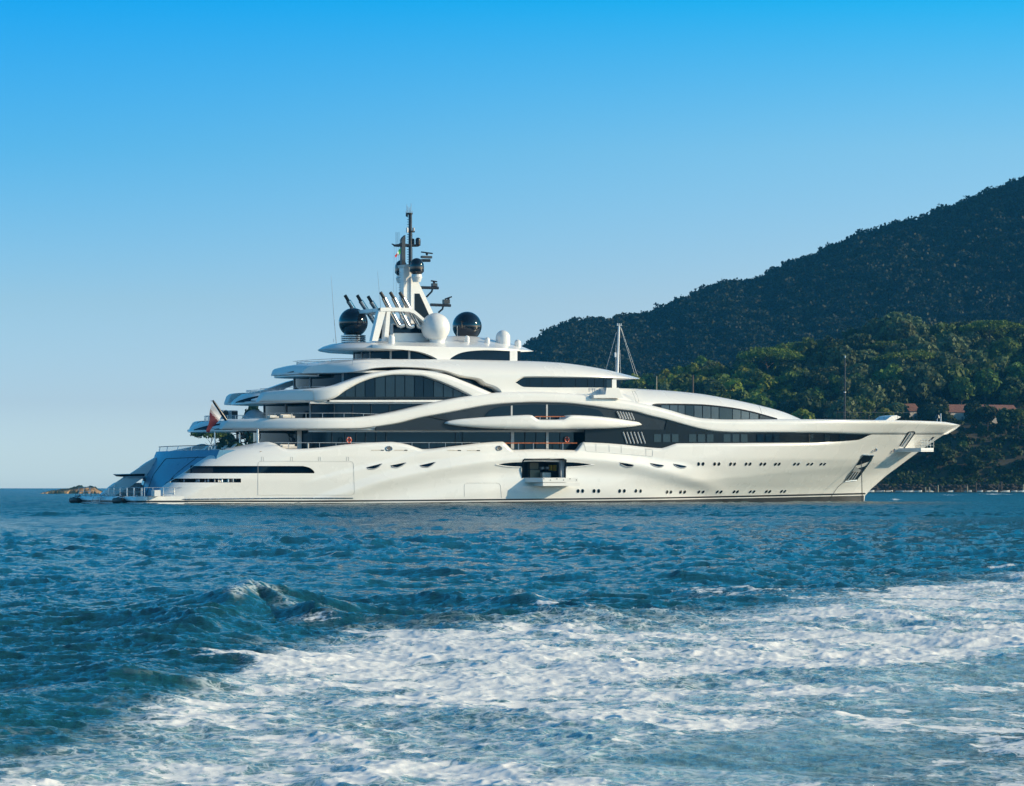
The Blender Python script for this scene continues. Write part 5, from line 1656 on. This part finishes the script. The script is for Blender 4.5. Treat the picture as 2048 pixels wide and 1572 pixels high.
def sea_material():
    t = NT('sea_water')
    geo = t.node('ShaderNodeNewGeometry')
    pos = geo.outputs['Position']
    def attr(nm):
        a = t.node('ShaderNodeAttribute'); a.attribute_name = nm
        return a.outputs['Fac']
    foam, aer, fn, pt = attr('foam'), attr('aerated'), attr('foam_noise'), attr('patch')
    n1 = t.noise(2.2, 8, .66, 1.2, pos)
    n2 = t.noise(6.5, 7, .66, .9, pos)
    n3 = t.noise(0.55, 4, .6, .8, pos)
    # lacy look: ridges of two noises around the middle value
    r1 = t.math('ABSOLUTE', t.math('SUBTRACT', n1, 0.5))
    lace = t.math('SUBTRACT', 1.0, t.math('MULTIPLY', r1, 5.0), True)
    s = t.math('ADD', t.math('MULTIPLY', n1, .40), t.math('MULTIPLY', n2, .40))
    s = t.math('ADD', s, t.math('MULTIPLY', n3, .20))
    s = t.math('ADD', s, t.math('MULTIPLY', lace, .08))
    s = t.math('ADD', s, t.math('MULTIPLY', t.math('SUBTRACT', fn, .5), .34))
    thr = t.math('SUBTRACT', 0.815, t.math('MULTIPLY', foam, 0.34))
    thr = t.math('ADD', thr, t.math('MULTIPLY', t.math('SUBTRACT', pt, .5), .30))
    patchy = t.smap(t.math('SUBTRACT', s, thr), -0.025, 0.06)
    # thin filaments between the bubbles
    wn_ = t.node('ShaderNodeTexNoise'); wn_.inputs['Scale'].default_value = 3.0; wn_.inputs['Detail'].default_value = 4
    t.link(pos, wn_.inputs['Vector'])
    warp = t.node('ShaderNodeVectorMath', operation='MULTIPLY_ADD')
    t.link(wn_.outputs['Color'], warp.inputs[0]); warp.inputs[1].default_value = (.55, .55, .0); t.link(pos, warp.inputs[2])
    fil = []
    for sc, wd in ((2.6, .10), (6.5, .12)):
        vo = t.node('ShaderNodeTexVoronoi', feature='DISTANCE_TO_EDGE'); vo.inputs['Scale'].default_value = sc
        t.link(warp.outputs[0], vo.inputs['Vector'])
        fil.append(t.smap(vo.outputs['Distance'], wd, 0.0))
    fl = t.math('MAXIMUM', fil[0], t.math('MULTIPLY', fil[1], .8))
    fl = t.math('MULTIPLY', fl, t.smap(t.math('ADD', foam, t.math('MULTIPLY', t.math('SUBTRACT', n3, .5), 1.2)), .18, .62))
    fac = t.math('MAXIMUM', patchy, t.math('MULTIPLY', fl, .75))
    fac = t.math('MULTIPLY', fac, t.smap(foam, 0.02, 0.12))
    deep = t.mix(t.smap(pt, .3, .7), (0.0055, 0.058, 0.070), (0.0080, 0.080, 0.092))
    col = t.mix(t.math('MULTIPLY', aer, t.smap(n3, .25, .75, .35, 1.0)), deep, (0.36, 0.58, 0.61))
    t.link(col, t.b.inputs['Base Color'])
    t.link(attr('unresolved'), t.b.inputs['Roughness'])
    t.b.inputs['IOR'].default_value = 1.333
    bump = t.node('ShaderNodeBump'); bump.inputs['Strength'].default_value = 1.0
    bump.inputs['Distance'].default_value = 0.13
    bn = t.noise(3.4, 8, .66, .3, pos)
    t.link(bn, bump.inputs['Height'])
    t.link(bump.outputs[0], t.b.inputs['Normal'])
    fb = t.node('ShaderNodeBsdfPrincipled')
    fcol = t.mix(t.smap(t.math('ADD', t.math('MULTIPLY', n2, .6), t.math('MULTIPLY', fac, .4)), .42, .74), (0.62, 0.72, 0.73), (0.93, 0.91, 0.87))
    t.link(fcol, fb.inputs['Base Color'])
    fb.inputs['Roughness'].default_value = 0.75
    bump2 = t.node('ShaderNodeBump'); bump2.inputs['Strength'].default_value = 0.45
    bump2.inputs['Distance'].default_value = 0.025
    t.link(s, bump2.inputs['Height'])
    t.link(bump2.outputs[0], fb.inputs['Normal'])
    mx = t.node('ShaderNodeMixShader')
    t.link(fac, mx.inputs[0]); t.link(t.b.outputs[0], mx.inputs[1]); t.link(fb.outputs[0], mx.inputs[2])
    t.link(mx.outputs[0], t.out.inputs[0])
    return t.m
sea()

# ================================================================== LAND
def leaf_mat(name, dark, light, trans=0.25):
    t = NT(name)
    oi = t.node('ShaderNodeObjectInfo')
    geo = t.node('ShaderNodeNewGeometry')
    n = t.noise(0.35, 3, .6, 0, geo.outputs['Position'])
    n2 = t.noise(1.6, 2, .6, 0, geo.outputs['Position'])
    f = t.math('ADD', t.math('MULTIPLY', t.smap(n, .3, .7), .6), t.math('MULTIPLY', t.smap(n2, .3, .7), .4))
    c = t.mix(f, dark, light)
    hsv = t.node('ShaderNodeHueSaturation')
    t.link(t.smap(oi.outputs['Random'], 0, 1, .475, .525, False), hsv.inputs['Hue'])
    t.link(t.smap(oi.outputs['Random'], 0, 1, .75, 1.25, False), hsv.inputs['Value'])
    t.link(c, hsv.inputs['Color'])
    t.link(hsv.outputs[0], t.b.inputs['Base Color'])
    t.b.inputs['Roughness'].default_value = 0.6
    t.b.inputs['Specular IOR Level'].default_value = 0.2
    tr_ = t.node('ShaderNodeBsdfTranslucent')
    t.link(hsv.outputs[0], tr_.inputs[0])
    mx = t.node('ShaderNodeMixShader'); mx.inputs[0].default_value = trans
    t.link(t.b.outputs[0], mx.inputs[1]); t.link(tr_.outputs[0], mx.inputs[2])
    t.link(mx.outputs[0], t.out.inputs[0])
    return t.m
M['leaf_dark'] = leaf_mat('dark_foliage', (0.016, 0.034, 0.012), (0.058, 0.088, 0.026))
M['leaf_mid'] = leaf_mat('mid_foliage', (0.038, 0.075, 0.014), (0.135, 0.195, 0.038))
M['leaf_light'] = leaf_mat('yellow_green_foliage', (0.11, 0.14, 0.016), (0.30, 0.33, 0.050))
M['leaf_pine'] = leaf_mat('pine_foliage', (0.06, 0.11, 0.014), (0.16, 0.24, 0.034))
M['leaf_grey'] = leaf_mat('grey_green_foliage', (0.060, 0.085, 0.034), (0.17, 0.205, 0.085))
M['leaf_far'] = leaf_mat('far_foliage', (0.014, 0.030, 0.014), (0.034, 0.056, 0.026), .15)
M['bark'] = simple('bark', (0.11, 0.075, 0.05), 0.85, var=0.25, scale=1.2)
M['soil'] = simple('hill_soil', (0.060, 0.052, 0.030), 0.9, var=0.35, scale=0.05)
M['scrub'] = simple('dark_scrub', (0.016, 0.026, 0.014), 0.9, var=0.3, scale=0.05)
M['rock'] = simple('brown_rock', (0.34, 0.22, 0.12), 0.85, var=0.4, scale=0.5)

def leaf_quads(centres, normals, size, r):
    """square leaf clusters at the centres"""
    n = len(centres)
    a = r.normal(size=(n, 3)); a -= (a * normals).sum(1)[:, None] * normals
    a /= np.linalg.norm(a, axis=1)[:, None] + 1e-9
    b = np.cross(normals, a)
    s = (size * (0.6 + 0.8 * r.random(n)))[:, None]
    V = np.stack([centres - a * s - b * s * .7, centres + a * s - b * s * .7, centres + a * s * .8 + b * s * .7, centres - a * s * .8 + b * s * .7], 1)
    return V.reshape(-1, 3), np.arange(4 * n).reshape(n, 4)

def crown_points(r, kind, n_cl, per):
    """leaf centres and facing for a crown of unit height 1 (z 0.25..1), radius about 0.42"""
    C, Nn = [], []
    for i in range(n_cl):
        if kind == 'pine':
            an, rad = r.random() * 2 * math.pi, math.sqrt(r.random()) * .60
            c = np.array([rad * math.cos(an), rad * math.sin(an), .80 + .16 * (1 - (rad / .6) ** 2) + r.normal() * .02]); sz = np.array([.16, .16, .065])
        elif kind == 'column':
            h = r.random()
            an = r.random() * 6.28; rad = .13 * math.sqrt(1 - h * .8) * r.random()
            c = np.array([rad * math.cos(an), rad * math.sin(an), .16 + .78 * h]); sz = np.array([.09, .09, .11])
        else:
            d = r.normal(size=3); d /= np.linalg.norm(d)
            rad = .30 * (0.55 + .45 * r.random())
            c = np.array([d[0] * rad * 1.12, d[1] * rad * 1.12, .60 + d[2] * rad * .98]); sz = np.array([.15, .15, .125]) * (0.75 + .5 * r.random())
        d = r.normal(size=(per, 3)); d /= np.linalg.norm(d, axis=1)[:, None]
        rr = (0.72 + .36 * r.random(per))[:, None]
        C.append(c + d * rr * sz)
        nn = d + r.normal(size=(per, 3)) * .55
        Nn.append(nn / np.linalg.norm(nn, axis=1)[:, None])
    return np.vstack(C), np.vstack(Nn)

def make_tree_meshes(kind, height, width, mat, seed, n_cl=26, per=42, leaf=0.42):
    r = np.random.default_rng(seed)
    C, Nn = crown_points(r, kind, n_cl, per)
    C = C * np.array([width, width, height]) if kind != 'column' else C * np.array([width, width, height])
    V, Q = leaf_quads(C, Nn, leaf, r)
    me = bpy.data.meshes.new('crown')
    me.from_pydata(V.tolist(), [], Q.tolist())
    me.materials.append(M[mat])
    mb = MB()
    th = height * (.82 if kind == 'pine' else .62)
    lean = r.normal(size=2) * width * .05
    pts = [np.array([lean[0] * t, lean[1] * t, th * t - .8 * (t == 0)]) for t in np.linspace(0, 1, 6)]
    r0 = height * .020
    mb.tube(pts, np.linspace(r0, r0 * .4, 6), 7)
    for k in range(7):
        t = (.45 if kind == 'pine' else .3) + .5 * k / 7
        an = k * 2.4 + r.random()
        b = np.array([lean[0] * t, lean[1] * t, th * t])
        e = b + np.array([math.cos(an) * width * .26, math.sin(an) * width * .26, height * (.18 if kind == 'pine' else .15)])
        mb.tube([b, (b + e) / 2 + np.array([0, 0, height * .02]), e], [r0 * .5, r0 * .36, r0 * .15], 5)
    tm = bpy.data.meshes.new('trunk')
    tm.from_pydata(mb.v, [], mb.f); tm.materials.append(M['bark'])
    return me, tm

def plant_tree(meshes, name, pos, s, rz, label, group, cat='tree'):
    root = empty(name, tuple(map(float, pos)), rz)
    root.scale = (s[0], s[0], s[1])
    tag(root, label, cat, group)
    for nm, me in zip(('crown', 'trunk'), meshes):
        o = bpy.data.objects.new(nm, me); COL.objects.link(o); o.parent = root
    return root

# ---- the near wooded shore (about 1.2 km away)
YS = 2.07 * F / 10.2
near_ridge = lin([(-400, 985), (1000, 985), (1120, 860), (1200, 800), (1280, 778), (1340, 762), (1400, 748), (1460, 728), (1500, 717), (1560, 706), (1640, 688), (1720, 668), (1800, 656), (1900, 655), (2048, 660), (2300, 620), (2700, 560)])  # unseen rise right of the frame, added so the lower bluff falls in shadow
def near_z(X, Y):
    px = CX + F * X / Y
    zr = (HY - near_ridge(px)) / F * (YS + 235) + CH - 9.0       # ground under the ridge trees
    t = np.clip((Y - YS) / 235, -0.2, 1.6)
    bl = np.minimum(22.0, np.maximum(zr, 0.5) * .6)
    z = np.where(t < .16, bl * sstep(0.0, .16, t), bl + (np.maximum(zr, .5) - bl) * np.clip((t - .16) / .84, 0, 1) ** .8)
    z = np.where(t > 1, z - (t - 1) * 60, z)
    z = np.where(t < 0.02, -1.5 + 2.5 * sstep(-.1, .02, t), np.maximum(z, 1.0 * sstep(0.02, .05, t)))
    return z * sstep(960, 1090, px) - 1.5 * (1 - sstep(960, 1090, px))
def terrain(name, xs, ys, zf, mat, bump=0.6):
    Xg, Yg = np.meshgrid(xs, ys, indexing='ij')
    Z = zf(Xg, Yg) + rng.normal(size=Xg.shape) * bump * .3
    n, m = Xg.shape
    idx = np.arange(n * m).reshape(n, m)
    Q = np.stack([idx[:-1, :-1], idx[1:, :-1], idx[1:, 1:], idx[:-1, 1:]], -1).reshape(-1, 4)
    o = quick_mesh(name, np.stack([Xg, Yg, Z], -1).reshape(-1, 3), Q, M[mat], smooth=True)
    return tag(o, kind='structure')
terrain('shore_slope', np.arange(-20, 520, 4.0), np.arange(YS - 20, YS + 380, 4.0), near_z, 'soil')

T_round = [make_tree_meshes('round', 12, 13, 'leaf_dark', 11 + k, 32, 46, .58) for k in range(3)]
T_mid = [make_tree_meshes('round', 12, 12, 'leaf_mid', 21 + k, 28, 46, .58) for k in range(3)]
T_light = [make_tree_meshes('round', 11, 10, 'leaf_light', 31 + k, 24, 46, .54) for k in range(3)]
T_grey = [make_tree_meshes('round', 12, 12, 'leaf_grey', 51 + k, 30, 46, .56) for k in range(2)]
T_pine = [make_tree_meshes('pine', 13, 17, 'leaf_pine', 41 + k, 48, 50, .36) for k in range(2)]
T_col = [make_tree_meshes('column', 13, 16, 'leaf_grey', 61 + k, 22, 36, .36) for k in range(2)]

def at_px(px, py, Y):
    return (px - CX) / F * Y, (HY - py) / F * Y + CH
HOUSES = [(1878, 1992, 808.5, 848, YS + 62), (1815, 1843, 806.5, 845, YS + 66), (1966, 2045, 809, 850, YS + 58)]
LAB = {'dark': 'dark green broadleaf tree in the wood on the near shore', 'mid': 'mid green bushy tree in the wood on the near shore',
       'light': 'sunlit yellow green tree on the near shore slope', 'grey': 'grey green rounded evergreen oak in the wood on the near shore',
       'pine': 'flat topped umbrella pine among the trees on the near shore', 'col': 'narrow upright tree on the lower near shore slope'}
GRP = {'dark': 'dark broadleaf trees on the near shore', 'mid': 'mid green trees on the near shore', 'light': 'yellow green trees on the near shore',
       'grey': 'evergreen oaks on the near shore', 'pine': 'umbrella pines on the near shore', 'col': 'upright trees on the near shore'}
NMS = {'dark': 'broadleaf_tree', 'mid': 'bushy_tree', 'light': 'light_green_tree', 'grey': 'evergreen_oak', 'pine': 'umbrella_pine', 'col': 'upright_tree'}
SETS = {'dark': T_round, 'mid': T_mid, 'light': T_light, 'grey': T_grey, 'pine': T_pine, 'col': T_col}
def put(kind, X, Y, s, rz, dz=0.0, label=None, group=True):
    m = SETS[kind][random.randrange(len(SETS[kind]))]
    z = float(near_z(np.array(X), np.array(Y)))
    return plant_tree(m, NMS[kind], (X, Y, z - .4 + dz), s, rz, label or LAB[kind], GRP[kind] if group else None)
random.seed(3)
spots = []
tries = 0
while len(spots) < 265 and tries < 20000:
    tries += 1
    t = random.random() ** .85
    Y = YS + 10 + t * 240
    px = 1240 + random.random() * 850
    X = (px - CX) / F * Y
    if any((X - a) ** 2 + (Y - b) ** 2 < (10.4 ** 2) for a, b in spots): continue
    z = float(near_z(np.array(X), np.array(Y)))
    ypx = HY - F * (z + 8 - CH) / Y
    if any((h[0] - 6 < px < h[1] + 6 and h[4] - 45 < Y < h[4] + 14) or (h[0] < px < h[1] + 60 and h[4] - 8 < Y < h[4] + 12) for h in HOUSES): continue
    spots.append((X, Y))
    left = px < 1620
    w_ = {'dark': 3, 'mid': 3, 'light': .6, 'grey': 3, 'pine': .25, 'col': .4}
    if left: w_ = {'dark': 1.5, 'mid': 4, 'light': 5, 'grey': .6, 'pine': .5, 'col': .6}
    elif ypx < 760: w_ = {'dark': 2.5, 'mid': .8, 'light': .1, 'grey': 6, 'pine': .3, 'col': 0}
    elif ypx > 860: w_ = {'dark': 5, 'mid': 3, 'light': .8, 'grey': .8, 'pine': 0, 'col': .3}
    k = random.choices(list(w_), list(w_.values()))[0]
    sc = random.uniform(.85, 1.65)
    if ypx > 850: sc *= .75
    put(k, X, Y, (sc, sc * random.uniform(.85, 1.12)), random.random() * 6.28)
# trees that stand out
X, Z = at_px(1814, 760, YS + 128)
plant_tree(T_pine[0], 'umbrella_pine', (X, YS + 118, Z - 5.5), (1.42, 1.36), .4, 'large bright green umbrella pine with bare branching trunks above the houses', None)
for (px, py, Y, kind, s, lab) in ((1856, 850, YS + 42, 'dark', .95, 'dark round tree standing between the two red roofed houses'), (1952, 850, YS + 40, 'dark', 1.0, 'dark tree in front of the right end of the long red roofed house'),
                                  (1975, 848, YS + 36, 'dark', .85, 'dark bushy tree right of the pale house wall'), (1881, 846, YS + 46, 'mid', .40, 'small rounded tree against the left end of the long house')):
    X = (px - CX) / F * Y
    z = (HY - py) / F * Y + CH
    plant_tree(SETS[kind][0], NMS[kind], (X, Y, z - 2.0), (s, s), random.random() * 6, lab, None)
for (px, py, kind, s, lab) in ((2012, 852, 'dark', .9, 'dark tree at the right edge in front of the shaded house'), (2036, 850, 'mid', .8, 'bushy green tree at the right edge below the shaded house'), (1926, 896, 'mid', .5, 'rounded bush on the slope below the long pale house'), (1962, 866, 'dark', .5, 'dark bush on the bank below the long pale house')):
    Y = YS + 30
    plant_tree(SETS[kind][1], NMS[kind], ((px - CX) / F * Y, Y, (HY - py) / F * Y + CH - 2.5), (s, s), random.random() * 6, lab, None)
# low growth covering the slope
def undergrowth():
    r = np.random.default_rng(5)
    n = 3600
    Y = YS + 3 + r.random(n) ** 1.4 * 250
    px = 1180 + r.random(n) * 960
    X = (px - CX) / F * Y
    Z = near_z(X, Y)
    C, Nn = [], []
    for k in range(n):
        if Z[k] < 1.2: continue
        m = 26
        d = r.normal(size=(m, 3)); d[:, 2] = np.abs(d[:, 2]); d /= np.linalg.norm(d, axis=1)[:, None]
        s = r.uniform(1.2, 3.0)
        C.append(np.array([X[k], Y[k], Z[k]]) + d * np.array([s, s, s * .8]) * (.8 + .3 * r.random((m, 1))))
        q = d + r.normal(size=(m, 3)) * .5
        Nn.append(q / np.linalg.norm(q, axis=1)[:, None])
    V, Q = leaf_quads(np.vstack(C), np.vstack(Nn), .55, r)
    o = quick_mesh('undergrowth', V, Q, M['leaf_dark'])
    tag(o, 'dense low bushes covering the slope of the near shore', 'undergrowth', kind='stuff')
undergrowth()

# ---- the big hill behind
HYN, HYF = 1750.0, 2350.0
hill_top = pchip([(640, 975), (860, 860), (960, 760), (1060, 697), (1100, 668), (1165, 647), (1240, 641), (1300, 632), (1380, 597), (1450, 572), (1500, 567), (1560, 541), (1640, 511), (1740, 468), (1830, 446), (1900, 421), (1960, 396), (2048, 366), (2250, 262), (2600, 85), (3200, -210), (4400, -780)])  # off-frame right end is steepened, unseen, to throw shade over the visible slope
def hill_z(X, Y):
    px = CX + F * X / HYF
    zr = (HY - hill_top(px)) / F * HYF + CH - 8
    t = np.clip((Y - HYN) / (HYF - HYN), -.3, 1.8)
    z = zr * np.clip(t, 0, 1) ** .85 + (t < 0) * t * 20
    return np.where(t > 1, zr - (t - 1) * 40, z)
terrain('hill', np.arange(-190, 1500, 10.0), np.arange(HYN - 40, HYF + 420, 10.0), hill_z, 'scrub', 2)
def far_wood():
    r = np.random.default_rng(9)
    temps = []
    for k in range(6):
        C, Nn = crown_points(r, 'round', 16, 15)
        temps.append((C, Nn))
    n = 6600
    Y = HYN + r.random(n) ** .9 * (HYF + 50 - HYN)
    px = 700 + r.random(n) * 1460
    X = (px - CX) / F * Y
    Z = hill_z(X, Y)
    CC, NN = [], []
    for k in range(n):
        if Z[k] < 1: continue
        C, Nn = temps[r.integers(6)]
        h = r.uniform(11, 21); w_ = h * r.uniform(.95, 1.3)
        an = r.random() * 6.28; c, s = math.cos(an), math.sin(an)
        Rm = np.array([[c, s, 0], [-s, c, 0], [0, 0, 1]])
        CC.append((C @ Rm) * np.array([w_, w_, h]) + np.array([X[k], Y[k], Z[k] - h * .22]))
        NN.append(Nn @ Rm)
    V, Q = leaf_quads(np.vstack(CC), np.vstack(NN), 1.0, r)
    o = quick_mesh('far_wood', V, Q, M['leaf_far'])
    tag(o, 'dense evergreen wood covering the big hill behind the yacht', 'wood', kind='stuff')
far_wood()

# ---- houses
M['wall'] = simple('pale_plaster', (0.46, 0.42, 0.38), 0.9, var=0.18, scale=0.25)
def tile_mat():
    t = NT('terracotta_tiles')
    n = t.noise(0.9, 4); n2 = t.noise(4.0, 2)
    c = t.mix(t.smap(n, .3, .7), (0.13, 0.058, 0.042), (0.23, 0.105, 0.075))
    t.link(c, t.b.inputs['Base Color']); t.b.inputs['Roughness'].default_value = .85
    wv = t.node('ShaderNodeTexWave'); wv.inputs['Scale'].default_value = 1.6
    tc = t.node('ShaderNodeTexCoord'); t.link(tc.outputs['Object'], wv.inputs[0])
    b = t.node('ShaderNodeBump'); b.inputs['Strength'].default_value = .6
    t.link(wv.outputs[0], b.inputs['Height']); t.link(b.outputs[0], t.b.inputs['Normal'])
    return t.m
M['tile'] = tile_mat()
M['shutter'] = simple('grey_shutter', (0.10, 0.12, 0.13), .7)
def house_on_shore(px0, px1, y_roof, y_base, Y, label, windows):
    x0, zr = at_px(px0, y_roof, Y); x1, zb = at_px(px1, y_base, Y)
    root = tag(empty('old_house', ((x0 + x1) / 2, Y, zb), R(24)), label, 'house')
    L, H = x1 - x0, zr - zb
    eave = H * .60
    D = 9.0
    MB().box((0, D / 2, eave / 2 - 2), (L - .8, D, eave + 4)).build('wall', M['wall'], root, smooth=False)
    MB().prism([(-L / 2, -.5, eave), (-L / 2, D / 2, H), (-L / 2, D + .5, eave), (-L / 2, D + .5, eave - .15), (-L / 2, -.5, eave - .15)], (L, 0, 0)).build('roof', M['tile'], root, smooth=False, fix=True)
    for px in windows:
        wx = (px - CX) / F * Y - (x0 + x1) / 2
        f = MB().box((wx, -.02, eave * .42), (1.25, .12, 2.2)).build('window', M['wall'], root, smooth=False)
        MB().box((wx, -.10, eave * .42), (1.0, .05, 1.95)).build('shutter', M['shutter'], f, smooth=False)
house_on_shore(*HOUSES[0], 'long pale house with terracotta roof and two shuttered windows beyond the bow', (1904, 1923))
house_on_shore(*HOUSES[1], 'small red roofed house partly hidden by trees left of the long house', ())
house_on_shore(*HOUSES[2], 'red roofed house at the right edge half hidden behind dark trees', (2046,))

# ---- shore posts, small boats, bare bank
def post_thing(px, y_t, y_b, Y, r_, lab, mat='bark', grp='posts along the near shoreline'):
    x, zt = at_px(px, y_t, Y); _, zb = at_px(px, y_b, Y)
    o = MB().tube([(0, 0, -1.0), (0, 0, (zt - zb) * .5), (0.03, 0, zt - zb)], [r_ * 1.1, r_, r_ * .85], 8).build('mooring_post', M[mat])
    o.location = (x, Y, zb)
    return tag(o, lab, 'post', grp)
M['post_pale'] = simple('weathered_post', (0.42, 0.36, 0.25), .8, var=.2)
for px, y_t, mt in ((1851, 974, 'post_pale'), (1858.7, 974, 'post_pale'), (1876, 970, 'post_pale'), (1890.5, 977, 'bark'), (1921.5, 973, 'bark'), (1934.5, 971, 'post_pale'), (1952, 965, 'bark'), (1997, 972, 'bark'), (2003, 963, 'bark'), (2046.5, 969, 'post_pale')):
    post_thing(px, y_t, 984.5, YS - 9, .28, 'weathered mooring post standing in the shallows along the near shore', mt)
M['boat_white'] = simple('boat_white', (0.70, 0.70, 0.68), .5)
def small_boat(px, L, rz, lab):
    Y = YS - 14 + (px * 7 % 9)
    root = tag(empty('small_boat', ((px - CX) / F * Y, Y, 0.0), rz), lab, 'boat', 'small boats moored along the near shore')
    n = 13
    rows = []
    for i in range(n):
        s = i / (n - 1)
        wd = L * .19 * min(1, (1 - s) * 2.6) ** .6
        sh = .55 + .25 * s * s
        rows.append([(s * L - L / 2, -wd, sh), (s * L - L / 2, -wd * .8, .1), (s * L - L / 2, 0, -.2), (s * L - L / 2, wd * .8, .1), (s * L - L / 2, wd, sh)])
    MB().grid(np.array(rows)).build('hull', M['boat_white'], root)
    MB().box((-L * .1, 0, .45), (.3, L * .3, .06)).build('thwart', M['bark'], root, smooth=False)
    MB().box((-L * .48, 0, .55), (.25, .35, .7)).build('outboard_motor', M['rubber'], root, smooth=False)
for px, L, rz in ((1741, 3.2, .2), (1760, 4.2, .1), (1778, 3.4, .3), (1801, 4.0, -.2), (1818, 4.2, .2), (1836, 3.2, 0), (1859, 3.6, .2), (1901, 2.6, .3), (1936, 3.0, -.1), (1960, 2.4, 0), (1979, 2.8, .4), (1988, 3.2, .1), (2011, 3.6, .2), (2028, 2.6, 0), (2042, 2.8, .1)):
    small_boat(px, L, rz, 'small white open boat moored along the near shoreline right of the bow')
for px, y_t, y_b, Y, lab in ((1385.5, 750, 790, YS + 60, 'brown wooden utility pole on the slope behind the forward deckhouse'), (1313, 752, 782, YS + 70, 'thin pale pole between the bushes behind the bridge roof')):
    post_thing(px, y_t, y_b + 14, Y, .45 if px > 1350 else .25, lab, 'bark' if px > 1350 else 'post_pale', None)['category'] = 'pole'
# bare bank above the waterline
def rocks(name, n, fn, mat, lab, cat, kind=None, seed=1, sz=(.4, 1.4)):
    r = np.random.default_rng(seed)
    bm = bmesh.new()
    for k in range(n):
        p = fn(r)
        s = r.uniform(*sz)
        res = bmesh.ops.create_icosphere(bm, subdivisions=1, radius=1.0)
        for v in res['verts']:
            q = 1 + r.normal() * .18
            v.co = Vector((v.co.x * s * q * 1.3 + p[0], v.co.y * s * q + p[1], v.co.z * s * q * .7 + p[2]))
    me = bpy.data.meshes.new(name); bm.to_mesh(me); bm.free()
    me.materials.append(M[mat])
    o = bpy.data.objects.new(name, me); COL.objects.link(o)
    return tag(o, lab, cat, kind=kind)
M['bank'] = simple('dark_bank', (0.055, 0.045, 0.034), .9, var=.35, scale=.4)
def bankp(r):
    px = 1700 + r.random() * 380
    Y = YS + r.uniform(-6, 8)
    return ((px - CX) / F * Y, Y, r.uniform(0, 3.0))
rocks('bank_stones', 420, bankp, 'bank', 'dark stones along the foot of the near shore', 'stones', 'stuff', 4, (.3, .9))

# ---- rocky islet left of the stern
def islet():
    Y = 2.07 * F / 13.2
    x0, x1 = (80 - CX) / F * Y, (215 - CX) / F * Y
    n, m = 150, 46
    prof = pchip([(0, -.3), (.04, .25), (.12, .6), (.22, 1.0), (.34, 1.3), (.45, 1.6), (.52, 1.9), (.60, 2.05), (.66, 1.95), (.74, 1.85), (.85, 1.2), (1.0, -.3)])
    s = np.linspace(0, 1, n)[:, None]; t = np.linspace(-1, 1, m)[None, :]
    t2 = fft_tile(256, 1.0, 77, 12, 200, 2.2, 0, 0, 1.0)
    nz = samp(t2, s * .9 + t * 0, t * .11 + s * 0)[0]
    Z = prof(s) * np.sqrt(np.maximum(0, 1 - np.abs(t) ** 2.2)) * (1 + .10 * nz) + .07 * nz - .25 * (np.abs(t) > .97)
    Xg = (x0 + (x1 - x0) * s) + 0 * t
    Yg = Y + t * 4.5 + .5 * nz
    o = quick_mesh('rocky_islet', np.stack([Xg, Yg, Z], -1).reshape(-1, 3), np.stack([np.arange(n * m).reshape(n, m)[:-1, :-1], np.arange(n * m).reshape(n, m)[1:, :-1], np.arange(n * m).reshape(n, m)[1:, 1:], np.arange(n * m).reshape(n, m)[:-1, 1:]], -1).reshape(-1, 4), M['rock'])
    tag(o, 'low brown rocky islet on the horizon left of the yacht stern', 'islet')
islet()

# ---- wooded headland behind the stern (its trees show between the decks)
YH = 900.0
def head_z(X, Y):
    px = CX + F * X / YH
    return 11.6 * sstep(378, 436, px) * (1 - sstep(515, 575, px)) * np.exp(-((Y - YH) / 26.0) ** 2) - 1
terrain('headland', np.arange((370 - CX) / F * YH, (600 - CX) / F * YH, 1.5), np.arange(YH - 60, YH + 60, 3.0), head_z, 'scrub')
def head_tree(meshes, name, px, y_top, hgt_, s, label):
    x, zt = at_px(px, y_top, YH)
    return plant_tree(meshes, name, (x, YH, zt - hgt_ * s[1]), s, 1.0, label, None)
head_tree(T_pine[1], 'umbrella_pine', 420, 860, 13 * .98, (.54, .80), 'umbrella pine seen under the stern overhang between flag and steel pillar')
head_tree(T_round[1], 'broadleaf_tree', 502, 804, 12 * .95, (.62, 1.62), 'dark green tree seen between the two stern overhangs behind the dome cover')
head_tree(T_round[2], 'broadleaf_tree', 455, 868, 12 * .95, (.50, .62), 'dark tree low behind the spiral stair at the stern')
head_tree(T_mid[1], 'bushy_tree', 440, 885, 12 * .95, (.45, .40), 'low bush behind the beach deck furniture at the stern')
head_tree(T_mid[2], 'bushy_tree', 472, 878, 12 * .95, (.5, .5), 'round bush behind the stern pillar right of the umbrella pine')

# ---- air between the camera and the far hill
def haze():
    hm = bpy.data.materials.new('haze_air'); hm.use_nodes = True
    n, l = hm.node_tree.nodes, hm.node_tree.links
    n.clear()
    o = n.new('ShaderNodeOutputMaterial'); v = n.new('ShaderNodeVolumePrincipled')
    v.inputs['Color'].default_value = (0.07, 0.50, 1.0, 1)
    v.inputs['Density'].default_value = 6.2e-5
    v.inputs['Anisotropy'].default_value = 0.0
    l.new(v.outputs[0], o.inputs['Volume'])
    b = MB().box((400, 2000, 445), (9000, 4300, 930)).build('haze', hm, None, smooth=False)
    tag(b, kind='stuff')
haze()
